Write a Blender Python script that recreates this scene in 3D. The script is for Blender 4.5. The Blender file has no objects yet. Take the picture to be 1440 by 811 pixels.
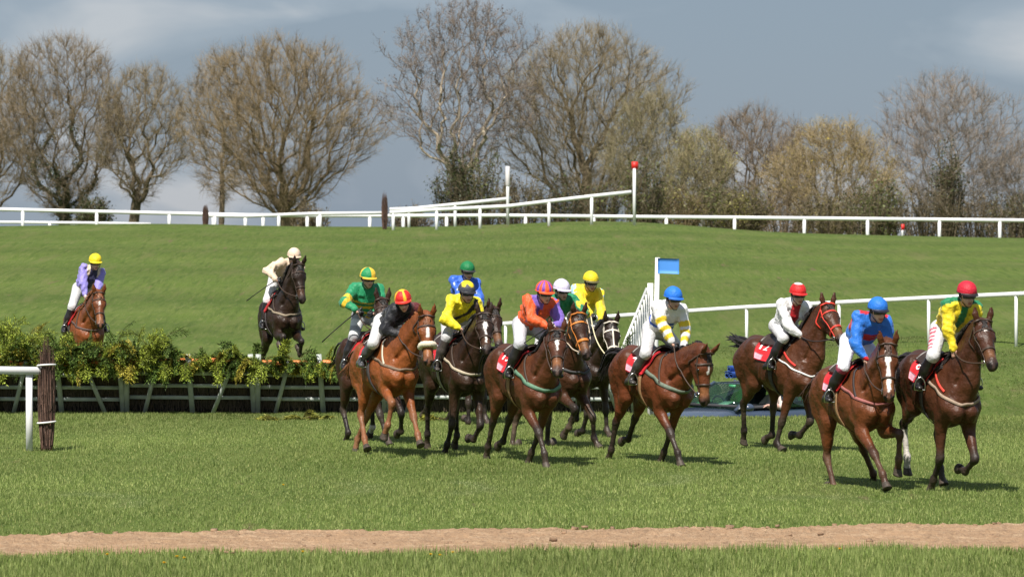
import bpy, math, random
import numpy as np

# ---------------------------------------------------------------- camera, sky, sun, exposure
SC = bpy.context.scene
COL = SC.collection
random.seed(11)
RNG = np.random.default_rng(11)
F_PX, CAM_H, HOR = 5400.0, 2.9, 340.0          # focal length in photo pixels, eye height, horizon row
TILT = math.atan((405.5 - HOR) / F_PX)
cam = bpy.data.cameras.new('camera')
cam.lens = F_PX / 1440 * 36
cam.sensor_width = 36
cam.clip_start = 0.5
cam.clip_end = 9000
cam.dof.use_dof = True
cam.dof.focus_distance = 50
cam.dof.aperture_fstop = 6.3
camo = bpy.data.objects.new('camera', cam)
COL.objects.link(camo)
camo.location = (0, 0, CAM_H)
camo.rotation_euler = (math.pi / 2 - TILT, 0, 0)
SC.camera = camo

SUN_EL, SUN_AZ = math.radians(55), math.radians(200)   # azimuth clockwise from +Y: behind the camera's left shoulder
sdir = np.array([math.sin(SUN_AZ) * math.cos(SUN_EL), math.cos(SUN_AZ) * math.cos(SUN_EL), math.sin(SUN_EL)])
world = bpy.data.worlds.new('World')
SC.world = world
world.use_nodes = True
wn, wl = world.node_tree.nodes, world.node_tree.links
wn.clear()
wout = wn.new('ShaderNodeOutputWorld')
wbg = wn.new('ShaderNodeBackground')
wbg.inputs['Strength'].default_value = 0.1
sky = wn.new('ShaderNodeTexSky')
sky.sky_type = 'NISHITA'
sky.sun_disc = False
sky.sun_elevation = SUN_EL
sky.sun_rotation = SUN_AZ
sky.altitude = 100
tc = wn.new('ShaderNodeTexCoord')
mp = wn.new('ShaderNodeMapping')
mp.inputs['Scale'].default_value = (13, 13, 30)
mp.inputs['Location'].default_value = (2.3, 0.4, 0.9)
cl = wn.new('ShaderNodeTexNoise')
cl.inputs['Scale'].default_value = 1.0
cl.inputs['Detail'].default_value = 5
cl.inputs['Roughness'].default_value = 0.48
cl.inputs['Distortion'].default_value = 0.4
cr = wn.new('ShaderNodeValToRGB')
e = cr.color_ramp.elements
e[0].position = 0.43; e[0].color = (1.62, 2.1, 2.78, 1)
e[1].position = 0.62; e[1].color = (3.5, 3.7, 4.1, 1)
m_ = e.new(0.52); m_.color = (2.15, 2.6, 3.25, 1)
wmix = wn.new('ShaderNodeMix')
wmix.data_type = 'RGBA'
wmix.inputs['Factor'].default_value = 0.86
wl.new(tc.outputs['Generated'], mp.inputs['Vector'])
wl.new(mp.outputs['Vector'], cl.inputs['Vector'])
wl.new(cl.outputs['Fac'], cr.inputs['Fac'])
wl.new(sky.outputs['Color'], wmix.inputs['A'])
wl.new(cr.outputs['Color'], wmix.inputs['B'])
wl.new(wmix.outputs['Result'], wbg.inputs['Color'])
wl.new(wbg.outputs['Background'], wout.inputs['Surface'])

sun = bpy.data.lights.new('sun', 'SUN')
sun.energy = 5.0
sun.angle = math.radians(0.55)
sun.color = (1.0, 0.95, 0.87)
suno = bpy.data.objects.new('sun', sun)
COL.objects.link(suno)
from mathutils import Vector
suno.rotation_euler = Vector(sdir).to_track_quat('Z', 'Y').to_euler()
suno.location = (0, 0, 60)
SC.view_settings.view_transform = 'Standard'
SC.view_settings.look = 'None'
SC.view_settings.exposure = 0.46
SC.view_settings.gamma = 1
SC.render.engine = 'CYCLES'
SC.cycles.use_denoising = True
SC.cycles.max_bounces = 6
SC.cycles.transparent_max_bounces = 8

# ---------------------------------------------------------------- helpers
def A(*v):
    return np.array(v, dtype=np.float64)

def nrm(v):
    v = np.asarray(v, dtype=np.float64)
    return v / (np.linalg.norm(v) + 1e-12)

def project(p):
    x, y, z = p[0], p[1], p[2] - CAM_H
    cT, sT = math.cos(TILT), math.sin(TILT)
    d = y * cT - z * sT
    u = y * sT + z * cT
    return 720 + F_PX * x / d, 405.5 - F_PX * u / d

def at(px, py, Y):
    """the point on the pixel's ray at distance Y"""
    cT, sT = math.cos(TILT), math.sin(TILT)
    a, b = (px - 720) / F_PX, (405.5 - py) / F_PX
    d = A(a, cT + b * sT, -sT + b * cT)
    return A(0, 0, CAM_H) + d * (Y / d[1])

def on_ground(px, py, z=0.0):
    cT, sT = math.cos(TILT), math.sin(TILT)
    a, b = (px - 720) / F_PX, (405.5 - py) / F_PX
    d = A(a, cT + b * sT, -sT + b * cT)
    return A(0, 0, CAM_H) + d * ((z - CAM_H) / d[2])

def np_mesh(name, V, faces, col=None, smooth=True):
    """V (n,3); faces: list of (m,k) int arrays"""
    faces = [np.asarray(f, dtype=np.int32) for f in (faces if isinstance(faces, list) else [faces]) if len(f)]
    me = bpy.data.meshes.new(name)
    V = np.ascontiguousarray(V, dtype=np.float32)
    me.vertices.add(len(V))
    me.vertices.foreach_set('co', V.ravel())
    loops = np.concatenate([f.ravel() for f in faces])
    tot = np.concatenate([np.full(len(f), f.shape[1], np.int32) for f in faces])
    st = np.concatenate([[0], np.cumsum(tot)[:-1]]).astype(np.int32)
    me.loops.add(len(loops))
    me.loops.foreach_set('vertex_index', loops)
    me.polygons.add(len(tot))
    me.polygons.foreach_set('loop_start', st)
    me.update(calc_edges=True)
    if smooth:
        me.polygons.foreach_set('use_smooth', np.ones(len(tot), bool))
    if col is not None:
        at_ = me.color_attributes.new('Col', 'FLOAT_COLOR', 'POINT')
        c = np.ones((len(V), 4), np.float32)
        c[:, :3] = col
        at_.data.foreach_set('color', c.ravel())
    return me

def obj(name, me, mat=None, parent=None, loc=None):
    o = bpy.data.objects.new(name, me)
    COL.objects.link(o)
    if mat is not None and me is not None:
        me.materials.append(mat)
    if parent is not None:
        o.parent = parent
    if loc is not None:
        o.location = loc
    return o

def tag(o, label=None, cat=None, group=None, kind=None):
    if label: o['label'] = label
    if cat: o['category'] = cat
    if group: o['group'] = group
    if kind: o['kind'] = kind
    return o

def thing(name, label, cat, loc=(0, 0, 0), rz=0.0, group=None):
    o = obj(name, None, loc=loc)
    o.rotation_euler = (0, 0, rz)
    o.empty_display_size = 0.2
    return tag(o, label, cat, group)

class MB:
    def __init__(s):
        s.V, s.F, s.n, s.C = [], {3: [], 4: []}, 0, []
    def add(s, V, F, c=None):
        V = np.asarray(V, float)
        F = np.asarray(F, int)
        if len(F): s.F[F.shape[1]].append(F + s.n)
        s.V.append(V); s.n += len(V)
        if c is not None: s.C.append(np.broadcast_to(np.asarray(c, float), (len(V), 3)))
        return s
    def box(s, c, size, ax=None, col=None):
        c = np.asarray(c, float); h = np.asarray(size, float) / 2
        sg = np.array([[x, y, z] for x in (-1, 1) for y in (-1, 1) for z in (-1, 1)], float) * h
        if ax is not None: sg = sg @ np.asarray(ax, float)
        return s.add(sg + c, [[0, 1, 3, 2], [4, 6, 7, 5], [0, 4, 5, 1], [2, 3, 7, 6], [0, 2, 6, 4], [1, 5, 7, 3]], col)
    def beam(s, a, b, w, h, up=(0, 0, 1), col=None):
        a, b = np.asarray(a, float), np.asarray(b, float)
        d = b - a; L = np.linalg.norm(d); x = d / L
        y = nrm(np.cross(up, x)); z = np.cross(x, y)
        return s.box((a + b) / 2, (L, w, h), np.array([x, y, z]), col)
    def tube(s, pts, r, n=6, cap=True, col=None, side=None, flat=1.0):
        P = np.asarray(pts, float); m = len(P)
        R = np.broadcast_to(np.asarray(r, float), (m,))
        T = np.gradient(P, axis=0); T /= np.linalg.norm(T, axis=1)[:, None] + 1e-12
        ref = A(0, 0, 1) if abs(T[0][2]) < .9 else A(1, 0, 0)
        if side is not None: ref = np.asarray(side, float)
        u = np.zeros((m, 3)); w = np.zeros((m, 3))
        for i in range(m):
            q = ref - T[i] * np.dot(ref, T[i])
            u[i] = nrm(q); w[i] = np.cross(T[i], u[i]); ref = u[i]
        an = np.arange(n) * 2 * math.pi / n
        V = P[:, None] + R[:, None, None] * (np.cos(an)[None, :, None] * u[:, None] + flat * np.sin(an)[None, :, None] * w[:, None])
        V = V.reshape(-1, 3)
        i = np.arange(m - 1)[:, None] * n; j = np.arange(n)[None]; k = (j + 1) % n
        F = np.stack([i + j, i + k, i + n + k, i + n + j], -1).reshape(-1, 4)
        base = s.n
        s.add(V, F, col)
        if cap:
            c0, c1 = P[0], P[-1]
            jj = np.arange(n)
            s.V.append(np.array([c0, c1])); s.n += 2
            if col is not None: s.C.append(np.broadcast_to(np.asarray(col, float), (2, 3)))
            b0 = base + len(V)
            s.F[3].append(np.stack([np.full(n, b0), base + (jj + 1) % n, base + jj], -1))
            o_ = base + (m - 1) * n
            s.F[3].append(np.stack([np.full(n, b0 + 1), o_ + jj, o_ + (jj + 1) % n], -1))
        return s
    def grid(s, G, col=None, closed=False):
        G = np.asarray(G, float); a, b = G.shape[:2]
        i = np.arange(a - 1)[:, None] * b
        jn = b if closed else b - 1
        j = np.arange(jn)[None]; k = (j + 1) % b
        F = np.stack([i + j, i + k, i + b + k, i + b + j], -1).reshape(-1, 4)
        return s.add(G.reshape(-1, 3), F, None if col is None else np.asarray(col).reshape(-1, 3))
    def shell(s, G, N, th, col=None):
        """a sheet G (a,b,3) with normals N given a thickness"""
        a, b = G.shape[:2]
        base = s.n
        s.grid(G, col); s.grid(G - N * th, col)
        f = s.F[4][-1]; s.F[4][-1] = f[:, ::-1]
        off = a * b
        rim = [(i, 0) for i in range(a)] + [(a - 1, j) for j in range(1, b)] + [(i, b - 1) for i in range(a - 2, -1, -1)] + [(0, j) for j in range(b - 2, 0, -1)]
        ids = np.array([i * b + j for i, j in rim]) + base
        nx = np.roll(ids, -1)
        s.F[4].append(np.stack([ids, ids + off, nx + off, nx], -1))
        return s
    def mesh(s, name, smooth=False):
        F = [np.concatenate(s.F[k]) for k in (3, 4) if s.F[k]]
        C = np.concatenate(s.C) if s.C and sum(len(c) for c in s.C) == s.n else None
        return np_mesh(name, np.concatenate(s.V), F, C, smooth)
    def build(s, name, mat=None, parent=None, smooth=False, loc=None):
        return obj(name, s.mesh(name, smooth), mat, parent, loc)

# ---------------------------------------------------------------- materials
MATS = {}
def mat(name, col=(.5, .5, .5), rough=.6, noise=0.0, scale=8.0, bump=0.0, bscale=40.0, attr=False, spec=.5, metal=0.0, col2=None, coat=0.0, sheen=0.0, transl=0.0, detail=4, alpha=None):
    if name in MATS: return MATS[name]
    m = bpy.data.materials.new(name); m.use_nodes = True
    nt = m.node_tree; N, L = nt.nodes, nt.links
    b = N['Principled BSDF']
    b.inputs['Roughness'].default_value = rough
    b.inputs['Specular IOR Level'].default_value = spec
    b.inputs['Metallic'].default_value = metal
    b.inputs['Coat Weight'].default_value = coat
    b.inputs['Sheen Weight'].default_value = sheen
    tc = N.new('ShaderNodeTexCoord')
    src = None
    if attr:
        at_ = N.new('ShaderNodeAttribute'); at_.attribute_name = 'Col'
        src = at_.outputs['Color']
    if noise or col2:
        nz = N.new('ShaderNodeTexNoise'); nz.inputs['Scale'].default_value = scale; nz.inputs['Detail'].default_value = detail
        L.new(tc.outputs['Object'], nz.inputs['Vector'])
        mx = N.new('ShaderNodeMix'); mx.data_type = 'RGBA'
        if col2 is not None:
            mr = N.new('ShaderNodeMapRange'); mr.inputs['From Min'].default_value = .35; mr.inputs['From Max'].default_value = .65
            L.new(nz.outputs['Fac'], mr.inputs['Value']); L.new(mr.outputs['Result'], mx.inputs['Factor'])
            mx.inputs['A'].default_value = (*col, 1); mx.inputs['B'].default_value = (*col2, 1)
            src = mx.outputs['Result']
        else:
            hv = N.new('ShaderNodeMapRange'); hv.inputs['From Min'].default_value = .3; hv.inputs['From Max'].default_value = .7
            hv.inputs['To Min'].default_value = 1 - noise; hv.inputs['To Max'].default_value = 1 + noise
            L.new(nz.outputs['Fac'], hv.inputs['Value'])
            mx.blend_type = 'MULTIPLY'; mx.inputs['Factor'].default_value = 1
            if src is not None: L.new(src, mx.inputs['A'])
            else: mx.inputs['A'].default_value = (*col, 1)
            L.new(hv.outputs['Result'], mx.inputs['B'])
            src = mx.outputs['Result']
    if src is not None: L.new(src, b.inputs['Base Color'])
    else: b.inputs['Base Color'].default_value = (*col, 1)
    if bump:
        bn = N.new('ShaderNodeTexNoise'); bn.inputs['Scale'].default_value = bscale; bn.inputs['Detail'].default_value = 5
        L.new(tc.outputs['Object'], bn.inputs['Vector'])
        bp = N.new('ShaderNodeBump'); bp.inputs['Strength'].default_value = bump; bp.inputs['Distance'].default_value = .02
        L.new(bn.outputs['Fac'], bp.inputs['Height']); L.new(bp.outputs['Normal'], b.inputs['Normal'])
    if transl:
        out = N['Material Output']
        tr = N.new('ShaderNodeBsdfTranslucent'); ms = N.new('ShaderNodeMixShader'); ms.inputs[0].default_value = transl
        if src is not None: L.new(src, tr.inputs['Color'])
        else: tr.inputs['Color'].default_value = (*col, 1)
        L.new(b.outputs[0], ms.inputs[1]); L.new(tr.outputs[0], ms.inputs[2]); L.new(ms.outputs[0], out.inputs['Surface'])
    MATS[name] = m
    return m

# ---------------------------------------------------------------- distance fields -> smooth skinned meshes
class Field:
    def __init__(s, lo, hi, h):
        s.lo = np.asarray(lo, float); s.h = h
        s.n = np.ceil((np.asarray(hi) - s.lo) / h).astype(int) + 1
        s.F = np.full(s.n, .25, np.float32)
        s.ax = [(s.lo[i] + h * np.arange(s.n[i])).astype(np.float32) for i in range(3)]
    def cap(s, a, b, ra, rb, side=(0, 1, 0), k=.04, sub=False):
        """smooth union with an elliptic rounded cone; r = (half width along side, half height)"""
        a, b = np.asarray(a, float), np.asarray(b, float)
        ra = (ra, ra) if np.isscalar(ra) else ra; rb = (rb, rb) if np.isscalar(rb) else rb
        m = max(*ra, *rb) + k + 3 * s.h
        l = np.maximum(np.floor((np.minimum(a, b) - m - s.lo) / s.h).astype(int), 0)
        u = np.minimum(np.ceil((np.maximum(a, b) + m - s.lo) / s.h).astype(int) + 1, s.n)
        if np.any(u <= l): return s
        X = s.ax[0][l[0]:u[0], None, None] - np.float32(a[0])
        Y = s.ax[1][None, l[1]:u[1], None] - np.float32(a[1])
        Z = s.ax[2][None, None, l[2]:u[2]] - np.float32(a[2])
        d = (b - a); L2 = float(d @ d)
        if L2 > 1e-9:
            t = np.clip((X * np.float32(d[0]) + Y * np.float32(d[1]) + Z * np.float32(d[2])) / np.float32(L2), 0, 1)
        else:
            t = np.zeros((1, 1, 1), np.float32)
        qx = X - t * np.float32(d[0]); qy = Y - t * np.float32(d[1]); qz = Z - t * np.float32(d[2])
        sd = nrm(side)
        qs = qx * np.float32(sd[0]) + qy * np.float32(sd[1]) + qz * np.float32(sd[2])
        q2 = qx * qx + qy * qy + qz * qz
        rw = np.float32(ra[0]) + t * np.float32(rb[0] - ra[0]); rh = np.float32(ra[1]) + t * np.float32(rb[1] - ra[1])
        qs2 = qs * qs
        kk = np.sqrt(np.maximum(qs2 / (rw * rw) + (q2 - qs2) / (rh * rh), 1e-8))
        D = (kk - 1) * np.minimum(rw, rh)
        sl = s.F[l[0]:u[0], l[1]:u[1], l[2]:u[2]]
        if sub:
            D = -D; hh = np.maximum(np.float32(k) - np.abs(sl - D), 0)
            sl[:] = np.maximum(sl, D) + hh * hh * np.float32(.25 / k)
        else:
            hh = np.maximum(np.float32(k) - np.abs(sl - D), 0)
            sl[:] = np.minimum(sl, D) - hh * hh * np.float32(.25 / k)
        return s
    def chain(s, pts, rs, side=(0, 1, 0), k=.04):
        for i in range(len(pts) - 1): s.cap(pts[i], pts[i + 1], rs[i], rs[i + 1], side, k)
        return s
    def sample(s, P):
        q = (np.asarray(P, float) - s.lo) / s.h
        i = np.clip(np.floor(q).astype(int), 0, s.n - 2); f = np.clip(q - i, 0, 1)
        r = 0
        for dx in (0, 1):
            for dy in (0, 1):
                for dz in (0, 1):
                    w = np.abs(1 - dx - f[:, 0]) * np.abs(1 - dy - f[:, 1]) * np.abs(1 - dz - f[:, 2])
                    r = r + w * s.F[i[:, 0] + dx, i[:, 1] + dy, i[:, 2] + dz]
        return r
    def grad(s, P):
        e = s.h
        g = np.stack([s.sample(P + e * np.eye(3)[i]) - s.sample(P - e * np.eye(3)[i]) for i in range(3)], -1)
        return g / (np.linalg.norm(g, axis=1)[:, None] + 1e-9)
    def snap(s, P, off=0.0, it=8):
        P = np.array(P, float).reshape(-1, 3)
        for _ in range(it):
            P = P - np.clip(s.sample(P) - off, -.08, .08)[:, None] * s.grad(P)
        return P, s.grad(P)
    def surface(s):
        F = s.F; S = F < 0
        c = sum(S[i:i + F.shape[0] - 1, j:j + F.shape[1] - 1, k:k + F.shape[2] - 1].astype(np.int8) for i in (0, 1) for j in (0, 1) for k in (0, 1))
        I = np.argwhere((c > 0) & (c < 8))
        idx = np.full(c.shape, -1, np.int32); idx[I[:, 0], I[:, 1], I[:, 2]] = np.arange(len(I))
        cs = [(i, j, k) for i in (0, 1) for j in (0, 1) for k in (0, 1)]
        val = np.stack([F[I[:, 0] + a, I[:, 1] + b, I[:, 2] + g] for a, b, g in cs], -1)
        acc = np.zeros((len(I), 3)); cnt = np.zeros(len(I))
        for p in range(8):
            for q in range(p + 1, 8):
                if sum(abs(x - y) for x, y in zip(cs[p], cs[q])) != 1: continue
                m = (val[:, p] < 0) != (val[:, q] < 0)
                t = np.where(m, val[:, p] / np.where(m, val[:, p] - val[:, q], 1), 0)
                pos = np.array(cs[p])[None] + t[:, None] * (np.array(cs[q]) - np.array(cs[p]))[None]
                acc += pos * m[:, None]; cnt += m
        V = s.lo + s.h * (I + acc / cnt[:, None])
        quads = []
        for ax in range(3):
            o1, o2 = [(1, 2), (2, 0), (0, 1)][ax]
            sa = [slice(None)] * 3; sb = [slice(None)] * 3
            sa[ax] = slice(0, -1); sb[ax] = slice(1, None)
            E = S[tuple(sa)] != S[tuple(sb)]
            J = np.argwhere(E)
            ok = (J[:, o1] > 0) & (J[:, o2] > 0) & (J[:, o1] < c.shape[o1]) & (J[:, o2] < c.shape[o2])
            J = J[ok]
            e1 = np.zeros(3, int); e1[o1] = 1; e2 = np.zeros(3, int); e2[o2] = 1
            q = np.stack([idx[tuple((J - e1 - e2).T)], idx[tuple((J - e2).T)], idx[tuple(J.T)], idx[tuple((J - e1).T)]], -1)
            fl = S[tuple(J.T)]
            q[~fl] = q[~fl][:, ::-1]
            quads.append(q)
        Q = np.concatenate(quads)
        Q = Q[(Q >= 0).all(1)]
        # light smoothing takes the lattice out of the surface
        e0 = np.concatenate([Q[:, [0, 1]], Q[:, [1, 2]], Q[:, [2, 3]], Q[:, [3, 0]]])
        for lam in (.5, -.4, .5, -.4):
            acc = np.zeros_like(V); n = np.zeros(len(V))
            for d in range(3):
                acc[:, d] = np.bincount(e0[:, 0], V[e0[:, 1], d], len(V)) + np.bincount(e0[:, 1], V[e0[:, 0], d], len(V))
            n = np.bincount(e0[:, 0], minlength=len(V)) + np.bincount(e0[:, 1], minlength=len(V))
            V = V + lam * (acc / np.maximum(n, 1)[:, None] - V)
        return V, Q

def seg_info(V, bones):
    """nearest bone index, parameter along it and distance for each vertex; bones = [(a, b, weight)]"""
    best = np.full(len(V), 1e9); bi = np.zeros(len(V), int); bt = np.zeros(len(V))
    for i, (a, b, w) in enumerate(bones):
        a, b = np.asarray(a, float), np.asarray(b, float); d = b - a
        t = np.clip((V - a) @ d / max(d @ d, 1e-9), 0, 1)
        r = np.linalg.norm(V - a - t[:, None] * d, axis=1) / w
        m = r < best
        best[m] = r[m]; bi[m] = i; bt[m] = t[m]
    return bi, bt, best

def vnoise(P, sc, seed=0):
    """cheap smooth noise from sines, about -1..1"""
    r = np.random.default_rng(seed)
    o = np.zeros(len(P))
    for k in range(7):
        w = r.normal(size=3); w *= sc * (.6 + 1.2 * r.random()) / np.linalg.norm(w)
        o += np.sin(P @ w + r.random() * 6.28)
    return o / 3.5

def smooth01(x, a, b):
    t = np.clip((x - a) / (b - a), 0, 1)
    return t * t * (3 - 2 * t)
# ---------------------------------------------------------------- the ground
XC = (np.array([-900, -200, 0, 120, 240, 350, 560, 660, 750, 900, 980, 1035, 1130, 1200, 1440, 1700, 2400]) - 720) / 29.2
ZC = 2.9 + (340 - np.array([322, 320, 318, 316, 313, 318, 319, 319, 312, 310, 317, 325, 328, 330, 335, 338, 338])) / 29.2
def ground_z(x, y):
    x, y = np.broadcast_arrays(np.asarray(x, float), np.asarray(y, float))
    zm = np.clip(.38 + (x - 12.3) * .064, -.5, .5)
    zc = sum(np.interp(x + d, XC, ZC) for d in (-3, -2, -1, 0, 1, 2, 3)) / 7
    z = zm * smooth01(y, 66, 94)
    t = np.clip((y - 94) / 91, 0, 1)
    z = z + (zc - zm) * (t * .75 + .25 * t * t * (3 - 2 * t)) * (y > 94)
    z = z - .42 * smooth01(y, 185, 193) - 12 * smooth01(y, 300, 700)
    dip = smooth01(x, 2.2, 3.0) * (1 - smooth01(x, 8.2, 10.5)) * smooth01(y, 63.4, 64.5) * (1 - smooth01(y, 70.5, 84))
    z = z - .97 * dip
    z = z + .12 * smooth01(y, 93, 94.2) * (1 - smooth01(y, 94.2, 101)) * smooth01(x, 2, 5)
    und = .05 * np.sin(x * .31 + y * .17) * np.sin(y * .23 - x * .11) + .03 * np.sin(x * .9 + 1) * np.sin(y * .7)
    return z + und * smooth01(y, 70, 110) * (1 - smooth01(y, 160, 185))

def turf_material():
    m = bpy.data.materials.new('turf'); m.use_nodes = True
    N, L = m.node_tree.nodes, m.node_tree.links
    b = N['Principled BSDF']; b.inputs['Roughness'].default_value = .9; b.inputs['Specular IOR Level'].default_value = .15
    tc = N.new('ShaderNodeTexCoord')
    def noise(scale, det=4, vec=None):
        n = N.new('ShaderNodeTexNoise'); n.inputs['Scale'].default_value = scale; n.inputs['Detail'].default_value = det; n.inputs['Roughness'].default_value = .62
        L.new(vec or tc.outputs['Object'], n.inputs['Vector']); return n.outputs['Fac']
    def mix(f, a, c):
        x = N.new('ShaderNodeMix'); x.data_type = 'RGBA'
        L.new(f, x.inputs['Factor']) if hasattr(f, 'links') else setattr(x.inputs['Factor'], 'default_value', f)
        for k, v in (('A', a), ('B', c)):
            if isinstance(v, tuple): x.inputs[k].default_value = (*v, 1)
            else: L.new(v, x.inputs[k])
        return x.outputs['Result']
    def ramp(f, lo, hi):
        r = N.new('ShaderNodeMapRange'); r.inputs['From Min'].default_value = lo; r.inputs['From Max'].default_value = hi
        L.new(f, r.inputs['Value']); return r.outputs['Result']
    mp = N.new('ShaderNodeMapping'); mp.inputs['Scale'].default_value = (.035, .16, 1); mp.inputs['Rotation'].default_value = (0, 0, .06)
    L.new(tc.outputs['Object'], mp.inputs['Vector'])
    c = mix(ramp(noise(1.0, 5, mp.outputs['Vector']), .38, .64), (.066, .106, .016), (0.090, 0.131, 0.022))    # mown swathes
    c = mix(ramp(noise(.35, 5), .40, .68), c, (0.101, 0.133, 0.029))
    c = mix(ramp(noise(2.2, 6), .50, .74), c, (0.060, 0.094, 0.017))
    c = mix(ramp(noise(9, 6), .54, .80), c, (0.140, 0.144, 0.056))
    c = mix(ramp(noise(26, 4), .52, .75), c, (0.053, 0.084, 0.015))
    def streak(sx_, sy_):                # tufts seen at a grazing angle: tall and upright, so they read long in depth
        q = N.new('ShaderNodeMapping'); q.inputs['Scale'].default_value = (sx_, sy_, 1); L.new(tc.outputs['Object'], q.inputs['Vector']); return q.outputs['Vector']
    c = mix(ramp(noise(1, 7, streak(5.5, .42)), .50, .72), c, (0.048, 0.079, 0.012))
    c = mix(ramp(noise(1, 7, streak(9, .55)), .54, .78), c, (0.148, 0.160, 0.053))
    c = mix(ramp(noise(1, 4, streak(.9, .10)), .55, .72), c, (0.112, 0.126, 0.038))
    c = mix(ramp(noise(1, 3, streak(1.6, .22)), .66, .74), c, (0.120, 0.099, 0.047))
    wv = N.new('ShaderNodeTexWave'); wv.bands_direction = 'Y'; wv.inputs['Scale'].default_value = .022; wv.inputs['Distortion'].default_value = 5; wv.inputs['Detail'].default_value = 2; wv.inputs['Detail Scale'].default_value = .35
    L.new(streak(.35, 1), wv.inputs['Vector'])
    wm = N.new('ShaderNodeMapRange'); wm.inputs['To Min'].default_value = .93; wm.inputs['To Max'].default_value = 1.07; L.new(wv.outputs['Fac'], wm.inputs['Value'])
    x = N.new('ShaderNodeMix'); x.data_type = 'RGBA'; x.blend_type = 'MULTIPLY'; x.inputs['Factor'].default_value = 1; L.new(c, x.inputs['A']); L.new(wm.outputs['Result'], x.inputs['B']); c = x.outputs['Result']
    L.new(c, b.inputs['Base Color'])
    bp = N.new('ShaderNodeBump'); bp.inputs['Strength'].default_value = .8; bp.inputs['Distance'].default_value = .08
    L.new(noise(1, 8, streak(7, .7)), bp.inputs['Height']); L.new(bp.outputs['Normal'], b.inputs['Normal'])
    return m
TURF = turf_material()
ys = np.concatenate([np.linspace(5, 31, 12), np.linspace(32, 62.5, 50), np.linspace(63, 100, 110), np.linspace(101, 182, 80), np.linspace(183, 200, 35), np.linspace(204, 320, 24), np.geomspace(340, 4500, 24)])
xs = np.concatenate([-np.geomspace(2500, 42, 22), np.linspace(-40, -12, 36), np.linspace(-11.4, 18, 84), np.linspace(18.8, 40, 28), np.geomspace(42, 2500, 22)])
gx, gy = np.meshgrid(xs, ys)
G = np.stack([gx, gy, ground_z(gx, gy)], -1)
mb = MB(); mb.grid(G)
tag(mb.build('turf', TURF, None, True), kind='structure')

# bare strip of sandy earth, churned and raised above the turf
def strip_edge(px, which):
    y = np.interp(px, [-200, 0, 300, 720, 1100, 1440, 1640], [757, 754, 748, 745, 742, 737, 735] if which == 'far' else [787, 783, 781, 778, 776, 773, 771])
    return y
def strip_y(x, which):
    Y = 37.0
    for _ in range(4):
        px = 720 + F_PX * x / Y
        Y = on_ground(px, strip_edge(px, which))[1] if np.isscalar(x) else np.array([on_ground(a, strip_edge(a, which))[1] for a in px])
    return Y
sx = np.linspace(-8.5, 8.5, 360)
fy, ny = strip_y(sx, 'far'), strip_y(sx, 'near')
w = np.linspace(0, 1, 56)
gx = np.repeat(sx[None], 56, 0)
jit = .24 * vnoise(np.stack([sx, sx * 0, sx * 0], -1), 2.2, 3) + .06 * vnoise(np.stack([sx, sx * 0, sx * 0], -1), 9, 4)
jit2 = .17 * vnoise(np.stack([sx, sx * 0, sx * 0], -1), 2.6, 5) + .06 * vnoise(np.stack([sx, sx * 0, sx * 0], -1), 8, 6)
gy = (ny + jit)[None] + ((fy + jit2) - (ny + jit))[None] * w[:, None]
P = np.stack([gx.ravel(), gy.ravel() * .6, 0 * gx.ravel()], -1)
rr = (.008 * vnoise(P, 3, 7) + .008 * np.abs(vnoise(P, 9, 8)) + .009 * vnoise(P, 24, 9) + .009 * vnoise(P, 50, 10)).reshape(gx.shape) + RNG.normal(size=gx.shape) * .006
prof = np.minimum(w, 1 - w)[:, None] * 2
gz = .004 + smooth01(prof, 0, .12) * (.012 + np.maximum(rr, -.010)) + .010 * np.exp(-((w - .88) / .06) ** 2)[:, None] * (.6 + rr * 14).clip(0, 1.4)
mb = MB(); mb.grid(np.stack([gx, gy, gz], -1))
def earth_material():
    m = bpy.data.materials.new('sandy_earth'); m.use_nodes = True
    N, L = m.node_tree.nodes, m.node_tree.links
    b = N['Principled BSDF']; b.inputs['Roughness'].default_value = .95; b.inputs['Specular IOR Level'].default_value = .1
    tc = N.new('ShaderNodeTexCoord')
    def noise(sx_, sy_, d=6):
        q = N.new('ShaderNodeMapping'); q.inputs['Scale'].default_value = (sx_, sy_, sx_); L.new(tc.outputs['Object'], q.inputs['Vector'])
        n = N.new('ShaderNodeTexNoise'); n.inputs['Scale'].default_value = 1; n.inputs['Detail'].default_value = d; n.inputs['Roughness'].default_value = .7
        L.new(q.outputs['Vector'], n.inputs['Vector']); return n.outputs['Fac']
    def mix(f, lo, hi, a, c):
        r = N.new('ShaderNodeMapRange'); r.inputs['From Min'].default_value = lo; r.inputs['From Max'].default_value = hi; L.new(f, r.inputs['Value'])
        x = N.new('ShaderNodeMix'); x.data_type = 'RGBA'; L.new(r.outputs['Result'], x.inputs['Factor'])
        for k, v in (('A', a), ('B', c)):
            if isinstance(v, tuple): x.inputs[k].default_value = (*v, 1)
            else: L.new(v, x.inputs[k])
        return x.outputs['Result']
    c = mix(noise(.7, 3.2), .38, .62, (.46, .295, .175), (.35, .228, .14))      # ruts along the strip
    c = mix(noise(2.2, 5), .50, .70, c, (.56, .40, .26))
    c = mix(noise(14, 4), .52, .68, c, (.28, .185, .115))
    c = mix(noise(40, 9), .55, .72, c, (.50, .37, .25))
    c = mix(noise(60, 12), .58, .75, c, (.13, .08, .05))
    L.new(c, b.inputs['Base Color'])
    bp = N.new('ShaderNodeBump'); bp.inputs['Strength'].default_value = 1; bp.inputs['Distance'].default_value = .05
    L.new(noise(26, 9, 8), bp.inputs['Height']); L.new(bp.outputs['Normal'], b.inputs['Normal'])
    return m
EARTH = earth_material()
tag(mb.build('dirt_track', EARTH, None, True), kind='structure')
CLOD = mat('earth_clod', (.26, .165, .10), .95, noise=.4, scale=9, bump=.6)
mb = MB()
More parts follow.
